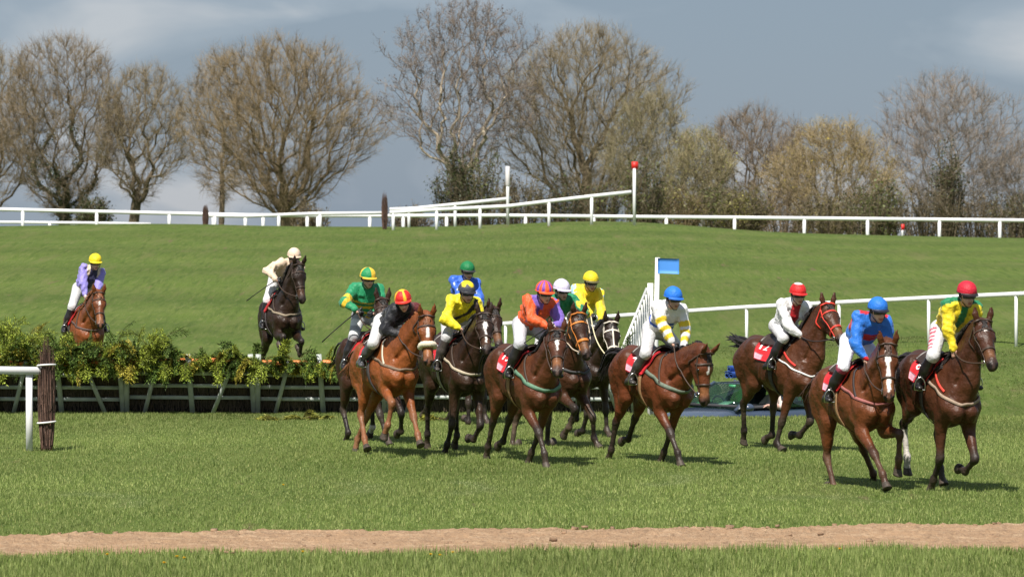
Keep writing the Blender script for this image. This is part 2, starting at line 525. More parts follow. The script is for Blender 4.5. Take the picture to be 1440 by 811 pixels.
for i in range(260):
    x = RNG.uniform(-6.2, 6.2); tt = RNG.choice([RNG.normal(.93, .05), RNG.normal(.03, .03), RNG.uniform(0, 1)])
    k = np.argmin(abs(sx - x)); yy = ny[k] + (fy[k] - ny[k]) * tt
    r = abs(RNG.normal(.012, .010)) + .007
    c = A(x, yy, r * .4 + (.012 if 0 < tt < 1 else 0))
    R = RNG.normal(size=(8, 3)); R /= np.linalg.norm(R, axis=1)[:, None]
    sg = np.array([[a, b, g] for a in (-1, 1) for b in (-1, 1) for g in (-1, 1)]) * .6 + R * .35
    mb.add(c + sg * r * A(1.3, 1, .8), [[0, 1, 3, 2], [4, 6, 7, 5], [0, 4, 5, 1], [2, 3, 7, 6], [0, 2, 6, 4], [1, 5, 7, 3]])
tag(mb.build('earth_clods', CLOD, None), 'crumbled sandy clods scattered along the bare earth strip', 'earth', kind='stuff')

# grass blades: one sliver each
def blades(n, y0, y1, hmean, name, label, wid=.0055, keep=None, xpad=1.18, marks=(), tone=1.0):
    u = RNG.random(n)
    Y = np.sqrt(y0 * y0 + u * (y1 * y1 - y0 * y0))
    X = RNG.uniform(-1, 1, n) * Y * .1334 * xpad
    if keep is not None:
        k = keep(X, Y); X, Y = X[k], Y[k]
    n = len(X); pale = np.zeros(n)
    pt = np.stack([X, Y, 0 * X], -1)
    cl = vnoise(pt, 1.3, 41) * .5 + vnoise(pt, 6, 42) * .5
    if marks:
        for qx, qy, R, a0, a1 in marks:
            rr0 = np.hypot(X - qx, (Y - qy) * .5); an = np.arctan2((Y - qy) * .5, X - qx)
            pale = np.maximum(pale, np.exp(-((rr0 - R) / .16) ** 2) * smooth01(np.cos(an - (a0 + a1) / 2), math.cos((a1 - a0) / 2) - .15, math.cos((a1 - a0) / 2) + .25))
    h = hmean * (1 - .5 * pale) * (1 + .5 * cl) * RNG.uniform(.5, 1.35, n)
    az = RNG.uniform(0, 2 * math.pi, n); lean = np.abs(RNG.normal(0, .65, n))
    Z = ground_z(X, Y)
    base = np.stack([X, Y, Z - .004], -1)
    tip = base + np.stack([np.cos(az) * np.sin(lean) * h, np.sin(az) * np.sin(lean) * h, np.cos(lean) * h], -1)
    wd = wid * RNG.uniform(.6, 1.5, n)[:, None] * np.stack([np.cos(az + 1.5 + RNG.normal(0, .5, n)), np.sin(az + 1.5), 0 * az], -1)
    wd[:, 0] = np.where(np.abs(wd[:, 0]) < wid * .5, wid * .6, wd[:, 0])
    V = np.stack([base - wd, base + wd, tip], 1).reshape(-1, 3)
    t = RNG.random(n)[:, None]
    big = (vnoise(pt * A(1, .6, 1), .9, 44) * .5 + vnoise(pt * A(.35, 1, 1), .8, 45) * .6)[:, None]
    c = np.array((.190, .268, .058)) * (1 - t) + np.array((.335, .380, .135)) * t
    c = .93 * c * (1 + .26 * big) + (RNG.random(n)[:, None] < .07) * np.array((.16, .12, .06))
    c = (c + (np.array((.42, .44, .24)) - c) * (pale * .45)[:, None]) * tone
    C = np.repeat(c, 3, 0)
    o = obj(name, np_mesh(name, V, np.arange(3 * n).reshape(-1, 3), C, False), mat('grass_blade', rough=.6, attr=True, spec=.25, transl=.35))
    return tag(o, label, 'grass', kind='stuff')
def off_track(X, Y):
    a, b = np.interp(X, sx, ny + jit), np.interp(X, sx, fy + jit2)
    e_ = np.abs(RNG.normal(0, .28, len(X)))
    return ~((Y > a + .02 + e_) & (Y < b - .02 - e_))
blades(118000, 31.5, 36.4, .085, 'near_grass', 'tufted green grass along the near edge of the bare earth strip', keep=lambda X, Y: off_track(X, Y) & (Y < np.interp(X, sx, ny + jit) + .1), wid=.006, xpad=1.4)
blades(400000, 37.6, 66.5, .040, 'track_grass', 'short green racecourse turf the horses gallop on', keep=off_track, wid=.0047, marks=[(-2.25, 45.1, .55, -1.3, 1.3), (-.95, 45.2, .6, -1.2, 1.2), (1.4, 47, .7, -1.4, 1.0), (-5.0, 42.5, .8, -.5, 2.0), (3.4, 42.0, .8, .3, 2.4)])
blades(95000, 66.5, 100, .042, 'field_grass', 'rough green grass on the rise behind the hurdle', wid=.008, xpad=1.12, tone=.62)
blades(26000, 62.6, 64.2, .055, 'lip_grass', 'longer grass fringe in front of the hurdle and car', wid=.008)

# dandelions by the earth strip
def dandelion(px, py, label):
    p = on_ground(px, py)
    p = A(p[0], p[1], 0)
    r = thing('dandelion', label, 'flower', p, 0, 'dandelions in the grass')
    m = MB(); m.tube([(0, 0, 0), (.003, .002, .05), (.005, 0, .095)], .003, 5); m.build('stem', mat('stem_green', (.10, .17, .04), .6), r)
    m = MB()
    for k in range(22):
        a = k * 2.4; R = .006 + .017 * (k / 22)
        c = A(.005, 0, .098)
        t = c + A(math.cos(a) * R, math.sin(a) * R, .010 - .010 * k / 22)
        s = A(-math.sin(a), math.cos(a), 0) * .004
        m.add([c - s * .4, c + s * .4, t + s, t - s], [[0, 1, 2, 3]])
    m.tube([(.005, 0, .088), (.005, 0, .100)], [.004, .010], 7)
    m.build('flower_head', mat('dandelion_yellow', (.80, .52, .01), .6), r)
for px, py in ((150, 794), (248, 797), (258, 799), (425, 790), (605, 794), (618, 795), (636, 791), (398, 693), (230, 806), (1180, 786)):
    dandelion(px, py, 'small yellow dandelion flowering in the grass beside the bare earth')

# ---------------------------------------------------------------- white running rails
RAILW = mat('rail_white', (.80, .80, .80), .45, noise=.05, scale=3, bump=.05)
def rail_run(label, posts, tops, rr=.055, pw=.09, name='running_rail', group=None, kinds='round', ends=True):
    """posts: (X, Y, top z, bottom z); tops: polyline of the rail"""
    o = thing(name, label, 'rail', (posts[0][0], posts[0][1], posts[0][3]), 0, group)
    org = A(posts[0][0], posts[0][1], posts[0][3])
    m = MB(); T_ = np.array(tops, float) - org
    if kinds == 'round': m.tube(T_, rr, 10)
    else:
        for a, b in zip(T_[:-1], T_[1:]): m.beam(a, b, rr * .7, rr * 2)
    m.build('rail', RAILW, o, kinds == 'round')
    for X, Y, zt, zb in posts:
        m = MB(); p = A(X, Y, 0) - org * A(1, 1, 0)
        a = A(p[0], p[1], zb - org[2] - .15); b = A(p[0], p[1], zt - org[2] - rr * .6)
        m.tube([a, (a + b) / 2, b], pw / 2, 8)
        m.build('post', RAILW, o, True)
    return o
# along the far side of the course
def pt_on(pxs, Ys, hgt):
    out = []
    for px, Y in zip(pxs, Ys):
        X = (px - 720) / F_PX * Y; z = float(ground_z(X, Y)); out.append((X, Y, z + hgt, z))
    return out
pxs = [1680, 1555, 1429, 1306, 1180, 1050, 938, 824, 711, 590, 470, 350, 225]
Ys = [88.5 + (1680 - p) * (104 - 88.5) / (1680 - 707) for p in pxs]
ps = []
for px, Y in zip(pxs, Ys):
    ytop = np.interp(px, [225, 711, 870, 1050, 1306, 1440, 1680], [484, 455, 444, 432, 419, 413, 401])
    q = at(px, ytop, Y); ps.append((q[0], q[1], q[2], min(float(ground_z(q[0], q[1])), q[2] - .8)))
# the rail ends behind the hurdle's wing field
ps = ps[:9]
rail_end = at(684, 457, Ys[8] + .4)
rail_run('white plastic running rail on slim posts behind the horses, beyond the parked car', ps, [(p[0], p[1], p[2]) for p in ps] + [tuple(rail_end)], .058, .08)
# crest of the field
def crest_rail(label, pix, Y, rr, posts, group=None):
    tops = [at(px, py, Y) for px, py in pix]
    P = []
    for px in posts:
        py = np.interp(px, [a for a, b in pix], [b for a, b in pix]); q = at(px, py, Y)
        P.append((q[0], q[1], q[2], float(ground_z(q[0], q[1])) - .1))
    return rail_run(label, P, tops, rr, .17, group=group)
crest_rail('long white rail along the crest of the field below the bare trees', [(-160, 291), (0, 294.5), (240, 300), (345, 302.5), (545, 303.5), (700, 303), (900, 305), (1035, 306), (1440, 310), (1600, 312)], 189.5, .092,
           [-130, -40, 32, 136, 238, 300, 345, 370, 432, 447, 520, 567, 628, 739, 835, 937, 1033, 1131, 1220, 1321, 1406, 1500])
crest_rail('low white rail dropping behind the crest under the leftmost trees', [(-150, 310), (0, 312.5), (120, 313.5), (212, 315)], 198, .075, [-120, -30, 70, 155])
crest_rail('white rail curving to the birch post on the crest', [(292, 303), (345, 304), (440, 300.5), (538, 299.5)], 187, .085, [302, 392, 450])
def wing(label, pix, Y, rr, posts):
    tops = [at(px, py, Y) for px, py in pix]; P = []
    for px, yb in posts:
        py = np.interp(px, [a for a, b in pix], [b for a, b in pix]); q = at(px, py, Y); b = at(px, yb, Y)
        P.append((q[0], q[1], q[2], min(b[2], float(ground_z(q[0], q[1])))))
    return rail_run(label, P, tops, rr, .15, 'wing_rail')
wing('white wing rail climbing to the red-topped marker post on the crest', [(548, 299), (612, 295), (714, 290), (772, 283), (832, 276), (888, 270)], 180, .088, [(553, 319), (614, 319), (675, 320), (772, 320), (832, 310)])
wing('white wing rail climbing to the plain white marker post on the crest', [(548, 294.5), (580, 293.5), (640, 287.5), (719, 279)], 184, .088, [(575, 319), (640, 319)])
def marker(px, ytop, ybot, Y, label, red, tall):
    a, b = at(px, ytop, Y), at(px, ybot, Y)
    zb = min(b[2], float(ground_z(b[0], b[1]))) - .1
    r = thing('marker_post', label, 'post', (b[0], b[1], zb))
    h = a[2] - zb
    m = MB(); m.tube([(0, 0, 0), (0, 0, h * .5), (0, 0, h - (.30 if red else 0))], .075 if tall else .05, 10); m.build('post', RAILW, r, True)
    m = MB()
    if red:
        m.box((0.02, 0, h - .16), (.30, .08, .36) if tall else (.16, .05, .30)); m.build('red_board', mat('marker_red', (.60, .02, .015), .5), r)
    elif tall:
        m.tube([(0, 0, h - .95), (0, 0, h - .9), (0, 0, h - .03), (0, 0, h)], [.075, .11, .11, .09], 10); m.build('padded_sleeve', mat('sleeve_pale', (.72, .68, .68), .7), r, True)
marker(714, 234, 314, 183.6, 'tall white marker post with a padded sleeve at the wing rail end', False, True)
marker(892, 228, 308, 179.6, 'tall white marker post with a red board on top', True, True)
marker(1269, 315, 335, 187, 'short white peg with a red board on the grass under the hedge', True, False)

# bundles of birch twigs lashed round a stake
BIRCH = mat('birch_twig', rough=.8, attr=True, noise=.3, scale=30)
def birch_bundle(px, ytop, ybot, Y, label, ties=(), wide=.26):
    b = at(px, ybot, Y); a = at(px, ytop, Y); zg = min(float(ground_z(b[0], b[1])), b[2]) if Y > 70 else 0.0
    h = a[2] - zg
    r = thing('birch_post', label, 'post', (b[0], b[1], zg))
    g = np.random.default_rng(int(px))
    m = MB()
    for i in range(420):
        an = g.uniform(0, 6.28); rad = wide / 2 * math.sqrt(g.random())
        t0 = g.random() ** 2 * .35; L = g.uniform(.35, .75) * h
        z0 = t0 * h * 1.2 + .02; z1 = min(z0 + L, h * g.uniform(.8, 1.0))
        prof = lambda z: .62 + .45 * math.sin(math.pi * min(max(z / h, 0), 1) ** .8) - .25 * max(z / h - .8, 0) * 4
        p = [A(math.cos(an) * rad * prof(z) + g.normal() * .006, math.sin(an) * rad * prof(z) + g.normal() * .006, z) for z in np.linspace(z0, z1, 4)]
        p[-1] = p[-1] + A(math.cos(an), math.sin(an), 0) * g.random() * .03
        m.tube(p, [.008, .007, .005, .002], 3, False, np.array((.120, .068, .050)) * g.uniform(.45, 1.7))
    tw = m.build('birch_twigs', BIRCH, r); tw['kind'] = 'stuff'
    m = MB()
    for x in (-.06, .055): m.tube([(x, 0, -.1), (x, 0, h * .35), (x * .8, 0, h * .6)], .028, 7)
    m.build('stake', mat('stake_wood', (.16, .08, .05), .8, noise=.3, scale=12, bump=.4), r)
    for z, t in ties:
        m = MB(); q = [A(math.cos(x) * wide * .58, math.sin(x) * wide * .58, z + .012 * math.cos(x + t)) for x in np.linspace(0, 2 * math.pi, 25)]
        m.tube(q, .013, 6, False); m.build('tie', mat('tie_white', (.74, .72, .72), .5), r, True)
    return r
birch_bundle(65.5, 470, 634, 53.25, 'bundle of dark birch twigs bound with white ties at the near rail end', ((.40, 0), (1.19, 1.0)), .215)
birch_bundle(541, 268, 320, 181, 'dark birch bundle standing where the two wing rails start', (), .28)
birch_bundle(289, 286, 320, 186, 'small dark birch bundle at the join of two crest rails', (), .28)
# near rail, left of the hurdle
nr = thing('near_rail', 'white square-section rail on one post, ending at the tied birch bundle', 'rail', (-6.70, 53.25, 0))
zt = at(20, 521, 53.25)[2]
m = MB(); m.beam((-4.5, .25, zt + .06), (.19, -.03, zt), .05, .105); m.build('rail', mat('near_white', (.80, .79, .80), .45, noise=.06, scale=6), nr)
for x, yy in ((0, .03), (-2.1, .15), (-4.2, .27)):
    m = MB(); m.beam((x, yy, -.1), (x, yy, zt - .045), .085, .085, (0, 1, 0)); m.build('post', MATS['near_white'], nr)

# ---------------------------------------------------------------- the hurdle
HY = 65.2
PAINT = mat('hurdle_paint', (.52, .55, .52), .65, col2=(.38, .41, .39), scale=6, bump=.25, bscale=30)
ORB = mat('orange_foam', (.80, .22, .06), .6, noise=.1, scale=10)
DARKB = mat('birch_dark', rough=.85, attr=True)
LEAF = mat('sprig_leaf', rough=.5, attr=True, spec=.3, transl=.25, noise=.2, scale=20)
HX = lambda px: (px - 720) / F_PX * HY
lean = lambda z: A(0, -.24 * z, z)                   # the frame leans over towards the landing side
def sprig(m, base, d, L, g, tint):
    """a drooping flat frond: a stem, side branchlets in its plane, scale leaves on each"""
    d = nrm(d); P = [np.asarray(base, float)]; n = 9
    for k in range(n):
        d = nrm(d + A(0, -.06, -.24 * (k / n + .2)) + g.normal(size=3) * .05); P.append(P[-1] + d * L / n)
    P = np.array(P)
    m.tube(P, np.linspace(.008, .002, n + 1), 3, False, np.array((.10, .07, .03)))
    sd = nrm(np.cross(d, g.normal(size=3)))
    un = lambda v: v / (np.linalg.norm(v, axis=-1, keepdims=True) + 1e-9)
    k = np.repeat(np.arange(1, n + 1), 4); sgn = np.tile([-1., -1., 1., 1.], n); rep = np.tile([0., .5], 2 * n); nb = len(k)
    dr = un(P[k] - P[k - 1])
    bl = (L * .36 * (1 - .55 * k / n) * g.uniform(.7, 1.2, nb))[:, None]
    bd = un(dr * .8 + sd * (sgn * g.uniform(.6, 1.0, nb))[:, None] + g.normal(size=(nb, 3)) * .10 + A(0, -.06, -.22))
    b0 = P[k] - dr * L / n * rep[:, None]
    q = np.arange(5) / 5
    c0 = (b0[:, None] + bd[:, None] * bl[:, None] * q[None, :, None]).reshape(-1, 3); nl = len(c0)
    bdr, drr = np.repeat(bd, 5, 0), np.repeat(dr, 5, 0)
    ld = un(bdr + sd * g.choice([-.7, .7], nl)[:, None] + drr * .3 + g.normal(size=(nl, 3)) * .18)
    w = un(np.cross(ld, np.cross(drr, sd))) * .0115
    l = (.074 * g.uniform(.7, 1.3, nl))[:, None]
    V = np.stack([c0 - w, c0 + ld * l * .5 + w * 1.5, c0 + ld * l, c0 + w], 1).reshape(-1, 3)
    m.add(V, np.arange(len(V)).reshape(-1, 4), np.repeat(tint[None] * g.uniform(.55, 1.5, (nl, 1)), 4, 0))
tops_px = [-220, -100, 0, 45, 75, 110, 160, 205, 232, 247, 262, 300, 340, 365, 380, 405, 425, 445, 460, 480, 520, 700, 870, 895, 920]
tops_y = [450, 452, 449, 446, 466, 470, 455, 452, 470, 500, 492, 487, 474, 494, 496, 478, 500, 508, 490, 486, 492, 492, 478, 470, 520]
bounds = [-193, -9, 175, 359, 543, 727, 893]
where = ['beyond the birch bundle', 'behind the tied birch bundle, highest foliage', 'with foliage thinning to bare orange bar', 'under the jumping black-brown horse', 'behind the chestnut with the sheepskin noseband', 'beside the white slatted wing']
for i in range(6):
    x0, x1 = HX(bounds[i] + 1.5), HX(bounds[i + 1] - 1.5)
    xm = (x0 + x1) / 2; dz = -.03 * (i % 2)
    g = np.random.default_rng(60 + i)
    zg = 0.0
    r = thing('brush_hurdle', 'painted wooden hurdle panel packed with brush, ' + where[i], 'hurdle', (xm, HY, zg), 0, 'panels of the leafy hurdle')
    hw = (x1 - x0) / 2
    for k, z in enumerate((.27, .47, .68)):
        m = MB(); m.beam(A(-hw, 0, 0) + lean(z + dz), A(hw, 0, 0) + lean(z + dz - .012), .03, .062); m.build('rail', PAINT, r)
    up = [(-hw + .05, -hw + .02), (hw - .05, hw - .0), (-.02, .05)]
    for a, b in up:
        m = MB(); m.beam(A(b, -.035, 0) + lean(-.05), A(a, -.035, 0) + lean(1.0), .03, .085, (1, 0, 0)); m.build('upright', PAINT, r)
    for a, b in ((-hw * .48, -hw * .70), (hw * .40, hw * .72) if i % 2 else (hw * .70, hw * .36)):
        m = MB(); m.beam(A(b, -.075, 0) + lean(.0), A(a, -.075, 0) + lean(.88), .025, .07, (1, 0, 0)); m.build('brace', PAINT, r)
    m = MB(); q = [A(x, .01, 0) + lean(.88 + dz + .006 * math.sin(x * 3)) for x in np.linspace(-hw + .02, hw - .02, 9)]
    m.tube(q, .052, 10); m.build('orange_bar', ORB, r, True)
    # packed birch behind the rails
    m = MB()
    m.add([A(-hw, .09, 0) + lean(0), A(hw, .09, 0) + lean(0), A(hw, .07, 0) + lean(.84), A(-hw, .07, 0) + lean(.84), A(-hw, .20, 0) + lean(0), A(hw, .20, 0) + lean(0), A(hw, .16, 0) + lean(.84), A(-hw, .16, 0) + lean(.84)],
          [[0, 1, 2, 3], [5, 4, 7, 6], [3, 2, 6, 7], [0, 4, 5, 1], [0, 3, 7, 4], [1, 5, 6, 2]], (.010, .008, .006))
    n = 2600
    X = g.uniform(-hw, hw, n); z0 = g.uniform(0, .6, n); hh = g.uniform(.15, .5, n)
    b = np.stack([X, .03 + g.random(n) * .07 - .24 * z0, z0], -1); t = b + np.stack([g.normal(0, .05, n), -.24 * hh + g.normal(0, .02, n), hh], -1)
    wv = np.stack([np.full(n, .005), 0 * X, 0 * X], -1)
    V = np.stack([b - wv, b + wv, t], 1).reshape(-1, 3)
    m.add(V, np.arange(3 * n).reshape(-1, 3), np.repeat(np.array((.075, .054, .038)) * g.uniform(.3, 1.9, n)[:, None], 3, 0))
    o = m.build('birch_fill', DARKB, r); o['kind'] = 'stuff'
    m = MB()
    npx = bounds[i + 1] - bounds[i]
    for k in range(int(npx * (.15 if i == 0 else .48 if i == 1 else .42 if i < 4 else .25))):
        px = g.uniform(bounds[i], bounds[i + 1]); top = np.interp(px, tops_px, tops_y)
        ztop = (583 - top) / 82.8
        z0 = g.uniform(.70, max(.80, min(ztop - .25, 1.05)))
        d = A(g.normal() * .8, -.25 + g.normal() * .45, 1.1 * (ztop - z0) + .25)
        tint = np.array((.40, .48, .07)) if g.random() < .5 else (np.array((.15, .24, .05)) if g.random() < .7 else np.array((.62, .54, .09)))
        L = min(max((ztop - z0) * 1.25, .28), .85) * g.uniform(.75, 1.1)
        sprig(m, A(HX(px) - xm, g.uniform(-.05, .12), 0) + lean(z0), d, L, g, tint)
        if g.random() < (.45 if i < 3 else .22):
            sprig(m, A(HX(px) - xm, -.08, 0) + lean(.86), A(g.normal() * .5, -.9, .05), g.uniform(.35, .7), g, tint * 1.1)
    o = m.build('foliage', LEAF, r); o['kind'] = 'stuff'
# fallen sprigs at the foot of the hurdle
for px, py, rot, wh in ((425, 584, .3, 'below the jumping black-brown horse'), (385, 590, 2.0, 'under the double upright between two hurdle panels'), (448, 579, 1.0, 'behind the dark brown horse hooves'), (616, 591, .4, 'behind the legs of the narrow-blazed horse')):
    g = np.random.default_rng(px)
    p = on_ground(px, max(py, 590)); m = MB()
    for k in range(4): sprig(m, (0, 0, .02), A(math.cos(rot + k), math.sin(rot + k), .35), .35, g, np.array((.36, .36, .07)))
    o = m.build('fallen_sprig', LEAF, None, loc=(p[0], p[1], 0)); tag(o, 'broken yellow-green sprig fallen in the grass ' + wh, 'sprig', 'fallen sprigs')
# slatted wing at the hurdle's right end, climbing away from the hurdle
wr = thing('hurdle_wing', 'white slatted wing rising from the hurdle to the blue flag', 'wing', (HX(884), HY + .25, 0))
A0, A1 = A(-.10, 0, 0), A(.46, 3.3, 0)
WW = mat('wing_white', (.76, .75, .72), .5, noise=.08, scale=5)
hts = lambda t: 1.0 + 1.05 * t
for k in range(13):
    t = k / 12; p = A0 + (A1 - A0) * t
    m = MB(); m.beam(p + A(0, 0, .05), p + A(0, 0, hts(t)), .018, .12, nrm(A1 - A0)); m.build('slat', WW, wr)
for f_ in (1.0, .22):
    m = MB(); off = A(-.03, 0, 0); m.beam(A0 + off + A(0, 0, hts(0) * f_), A1 + off + A(0, 0, hts(1) * f_), .03, .07); m.build('rail', WW, wr)
zb = float(ground_z(HX(884) + .46, HY + 3.5))
m = MB(); m.beam(A1 + A(.04, .1, -1.0), A1 + A(.04, .1, 2.16), .10, .13, (0, 1, 0)); m.build('end_post', WW, wr)
fl = thing('flag_marker', 'blue board flag on a white pole at the top of the hurdle wing', 'flag', (HX(884) + .57, HY + 3.6, 0))
m = MB(); m.tube([(0, 0, -.9), (.03, 0, 1.2), (.06, 0, 2.62)], .045, 8); m.build('pole', WW, fl, True)
m = MB()
gxx, gzz = np.meshgrid(np.linspace(0.06, .44, 9), np.linspace(2.34, 2.61, 5), indexing='ij')
Gf = np.stack([gxx, -.055 + .015 * np.sin(gxx * 9), gzz - .04 * (gxx - .06)], -1)
m.shell(Gf, np.tile(A(0, -1, 0), (9, 5, 1)), .012); m.build('flag', mat('flag_blue', (.07, .27, .72), .6), fl, True)
# ---------------------------------------------------------------- trees along the crest
BARK = mat('bark', rough=.9, attr=True, noise=.25, scale=3, bump=.5, bscale=8)
TWIG = mat('twig', rough=.85, attr=True)
IVY = mat('ivy_leaf', rough=.5, attr=True, spec=.35, transl=.15)
def frusta(A_, B_, ra, rb, k, col):
    d = B_ - A_; L = np.linalg.norm(d, axis=1)[:, None] + 1e-9; d = d / L
    ref = np.where(np.abs(d[:, 2:3]) < .9, A(0, 0, 1), A(1, 0, 0)); u = np.cross(d, ref); u /= np.linalg.norm(u, axis=1)[:, None] + 1e-9; w = np.cross(d, u)
    an = np.arange(k) * 2 * math.pi / k
    ring = np.cos(an)[None, :, None] * u[:, None] + np.sin(an)[None, :, None] * w[:, None]
    V = np.concatenate([A_[:, None] - d[:, None] * ra[:, None, None] * .25 + ring * ra[:, None, None], B_[:, None] + ring * rb[:, None, None]], 1)
    n = len(A_); base = (np.arange(n) * 2 * k)[:, None]; j = np.arange(k)[None]; j2 = (j + 1) % k
    F = np.stack([base + j, base + j2, base + k + j2, base + k + j], -1).reshape(-1, 4)
    return V.reshape(-1, 3), F, np.repeat(col, 2 * k, 0)

def tree(px, Y, ytop, ybot, hw_px, label, seed, n=1500, bark=(.13, .10, .065), twig=(.17, .125, .07), fork=.22, bf=.45, lean=0.0, twigs=13, tl=.82, round_=1.0, ivy=0.0, buds=0.0, bud=(.20, .20, .05), low=.12, name='bare_tree', trunk_r=.36, group='bare trees along the crest', up=.5, scrag=0.0, cx=0.0):
    g = np.random.default_rng(seed)
    X = (px - 720) / F_PX * Y; zg = float(ground_z(X, Y)) - .15
    H = at(px, ytop, Y)[2] - zg; R = hw_px / F_PX * Y; cx = cx / F_PX * Y
    r = thing(name, label, 'tree', (X, Y, zg), 0, group)
    # trunk then crown points
    th = fork * H
    tr = [A(lean * th * t + .08 * math.sin(3 * t + seed), .05 * math.sin(4 * t), th * t) for t in np.linspace(0, 1, 6)]
    P = [*tr]; par = [-1, 0, 1, 2, 3, 4]
    pl = [0] + list(np.cumsum([np.linalg.norm(tr[i + 1] - tr[i]) for i in range(5)]))
    zl = low * H
    pts = []
    while len(pts) < n:
        q = g.uniform(-1, 1, 3); rad = np.linalg.norm(q)
        if rad > 1 or g.random() > .25 + .75 * rad ** 2: continue
        sq = 1 + .16 * math.sin(4 * math.atan2(q[1], q[0]) + seed) + .12 * math.sin(7 * q[2] + seed * 2) + scrag * g.normal() * .25
        zc, zr = (H + zl) / 2, (H - zl) / 2
        z = zc + q[2] * zr
        wx = R * (1 if q[2] > -.35 else 1 - .55 * (-.35 - q[2]) / .65 * (2 - round_))
        p = A(cx + lean * z * .6 + q[0] * wx * sq, q[1] * min(R, 4.6) * sq, z)
        if p[2] > .5: pts.append(p)
    pts = np.array(pts); c0 = tr[-1]
    pts = pts[np.argsort(np.linalg.norm((pts - c0) * A(1, 1, .9), axis=1))]
    PA = np.zeros((n * 4 + 10, 3)); PL = np.full(n * 4 + 10, 1e9); PR = np.full(n * 4 + 10, -1, int); m = 6
    PA[:6] = P; PL[:6] = pl; PR[:6] = par
    PL[:4] = 1e6                                   # limbs leave near the top of the trunk
    if low < .2: PL[3] = pl[3]
    for p in pts:
        d = np.linalg.norm(PA[:m] - p, axis=1)
        j = int(np.argmin(d + bf * PL[:m] + np.maximum(0, PA[:m, 2] - p[2]) * .8))
        k = 1 if d[j] < .9 else (2 if d[j] < 2 else 3)
        pd = nrm(PA[j] - PA[PR[j]]) if PR[j] >= 0 else A(0, 0, 1)
        a = PA[j].copy(); prev = j
        for q in range(1, k + 1):
            t = q / k
            v = a + (p - a) * t
            if q < k: v = v + pd * d[j] * .14 * math.sin(math.pi * t) + A(0, 0, -.05 * d[j] * math.sin(math.pi * t)) * (1 if k > 2 else 0) + g.normal(size=3) * .05 * d[j]
            PA[m] = v; PR[m] = prev; PL[m] = (PL[prev] if PL[prev] < 1e5 else pl[3]) + d[j] / k; prev = m; m += 1
    PA, PR = PA[:m], PR[:m]
    cnt = np.zeros(m); kids = np.bincount(PR[PR >= 0], minlength=m)
    cnt[kids == 0] = 1
    for i in range(m - 1, 0, -1): cnt[PR[i]] += cnt[i]
    rad = np.maximum(trunk_r * (cnt / cnt[0]) ** .60, .0085)
    idx = np.arange(1, m); a, b = PA[PR[idx]], PA[idx]
    ra, rb = np.minimum(rad[PR[idx]], rad[idx] * 1.35), rad[idx]
    ra[:5] *= np.array([1.5, 1.15, 1.05, 1, 1])
    col = np.array(bark)[None] * g.uniform(.8, 1.25, len(idx))[:, None]
    thin = smooth01(rb, .012, .09)[:, None]
    col = col * thin + np.array(twig)[None] * (1 - thin)
    mbT = MB()
    big = rb > .05
    for sel, k in ((big, 6), (~big, 3)):
        if sel.any():
            V, F, C = frusta(a[sel], b[sel], ra[sel], rb[sel], k, col[sel]); mbT.add(V, F, C)
    tk = mbT.build('trunk', BARK, r, True)
    # fine twigs
    leafy = np.where(cnt <= 3)[0]; leafy = leafy[leafy > 6]
    nt = len(leafy) * twigs
    src = np.repeat(leafy, twigs)
    pd = PA[src] - PA[PR[src]]; L0 = np.linalg.norm(pd, axis=1)[:, None] + 1e-9; pd = pd / L0
    base = PA[PR[src]] + (PA[src] - PA[PR[src]]) * g.random((nt, 1))
    out = PA[src] - A(cx, 0, H * .45); out /= np.linalg.norm(out, axis=1)[:, None]
    d = pd * .55 + out * .35 + A(0, 0, up) + g.normal(size=(nt, 3)) * .55; d /= np.linalg.norm(d, axis=1)[:, None]
    L = 1.15 * tl * g.uniform(.45, 1.25, (nt, 1))
    tip = base + d * L
    wv = np.cross(d, g.normal(size=(nt, 3))); wv /= np.linalg.norm(wv, axis=1)[:, None] + 1e-9; wv *= .0085
    V = np.stack([base - wv, base + wv, tip], 1).reshape(-1, 3)
    cc = np.repeat((1.12 * np.array(twig) + .022)[None] * g.uniform(.55, 1.45, (nt, 1)), 3, 0)
    mbC = MB(); mbC.add(V, np.arange(3 * nt).reshape(-1, 3), cc)
    # side twigs
    sb = base + (tip - base) * g.uniform(.35, .8, (nt, 1))
    sd = d + g.normal(size=(nt, 3)) * .7; sd /= np.linalg.norm(sd, axis=1)[:, None]
    V = np.stack([sb - wv * .8, sb + wv * .8, sb + sd * L * .5], 1).reshape(-1, 3)
    mbC.add(V, np.arange(3 * nt).reshape(-1, 3), cc)
    if buds:
        k = g.random(nt) < buds; nb = int(k.sum())
        bp = tip[k] - d[k] * L[k] * g.random((nb, 1)) * .5
        e1 = g.normal(size=(nb, 3)) * .034; e2 = g.normal(size=(nb, 3)) * .034
        V = np.stack([bp, bp + e1, bp + e1 + e2, bp + e2], 1).reshape(-1, 3)
        mbC.add(V, np.arange(4 * nb).reshape(-1, 4), np.repeat(np.array(bud)[None] * g.uniform(.5, 1.5, (nb, 1)), 4, 0))
    cr_ = mbC.build('crown', TWIG, r); cr_['kind'] = 'stuff'
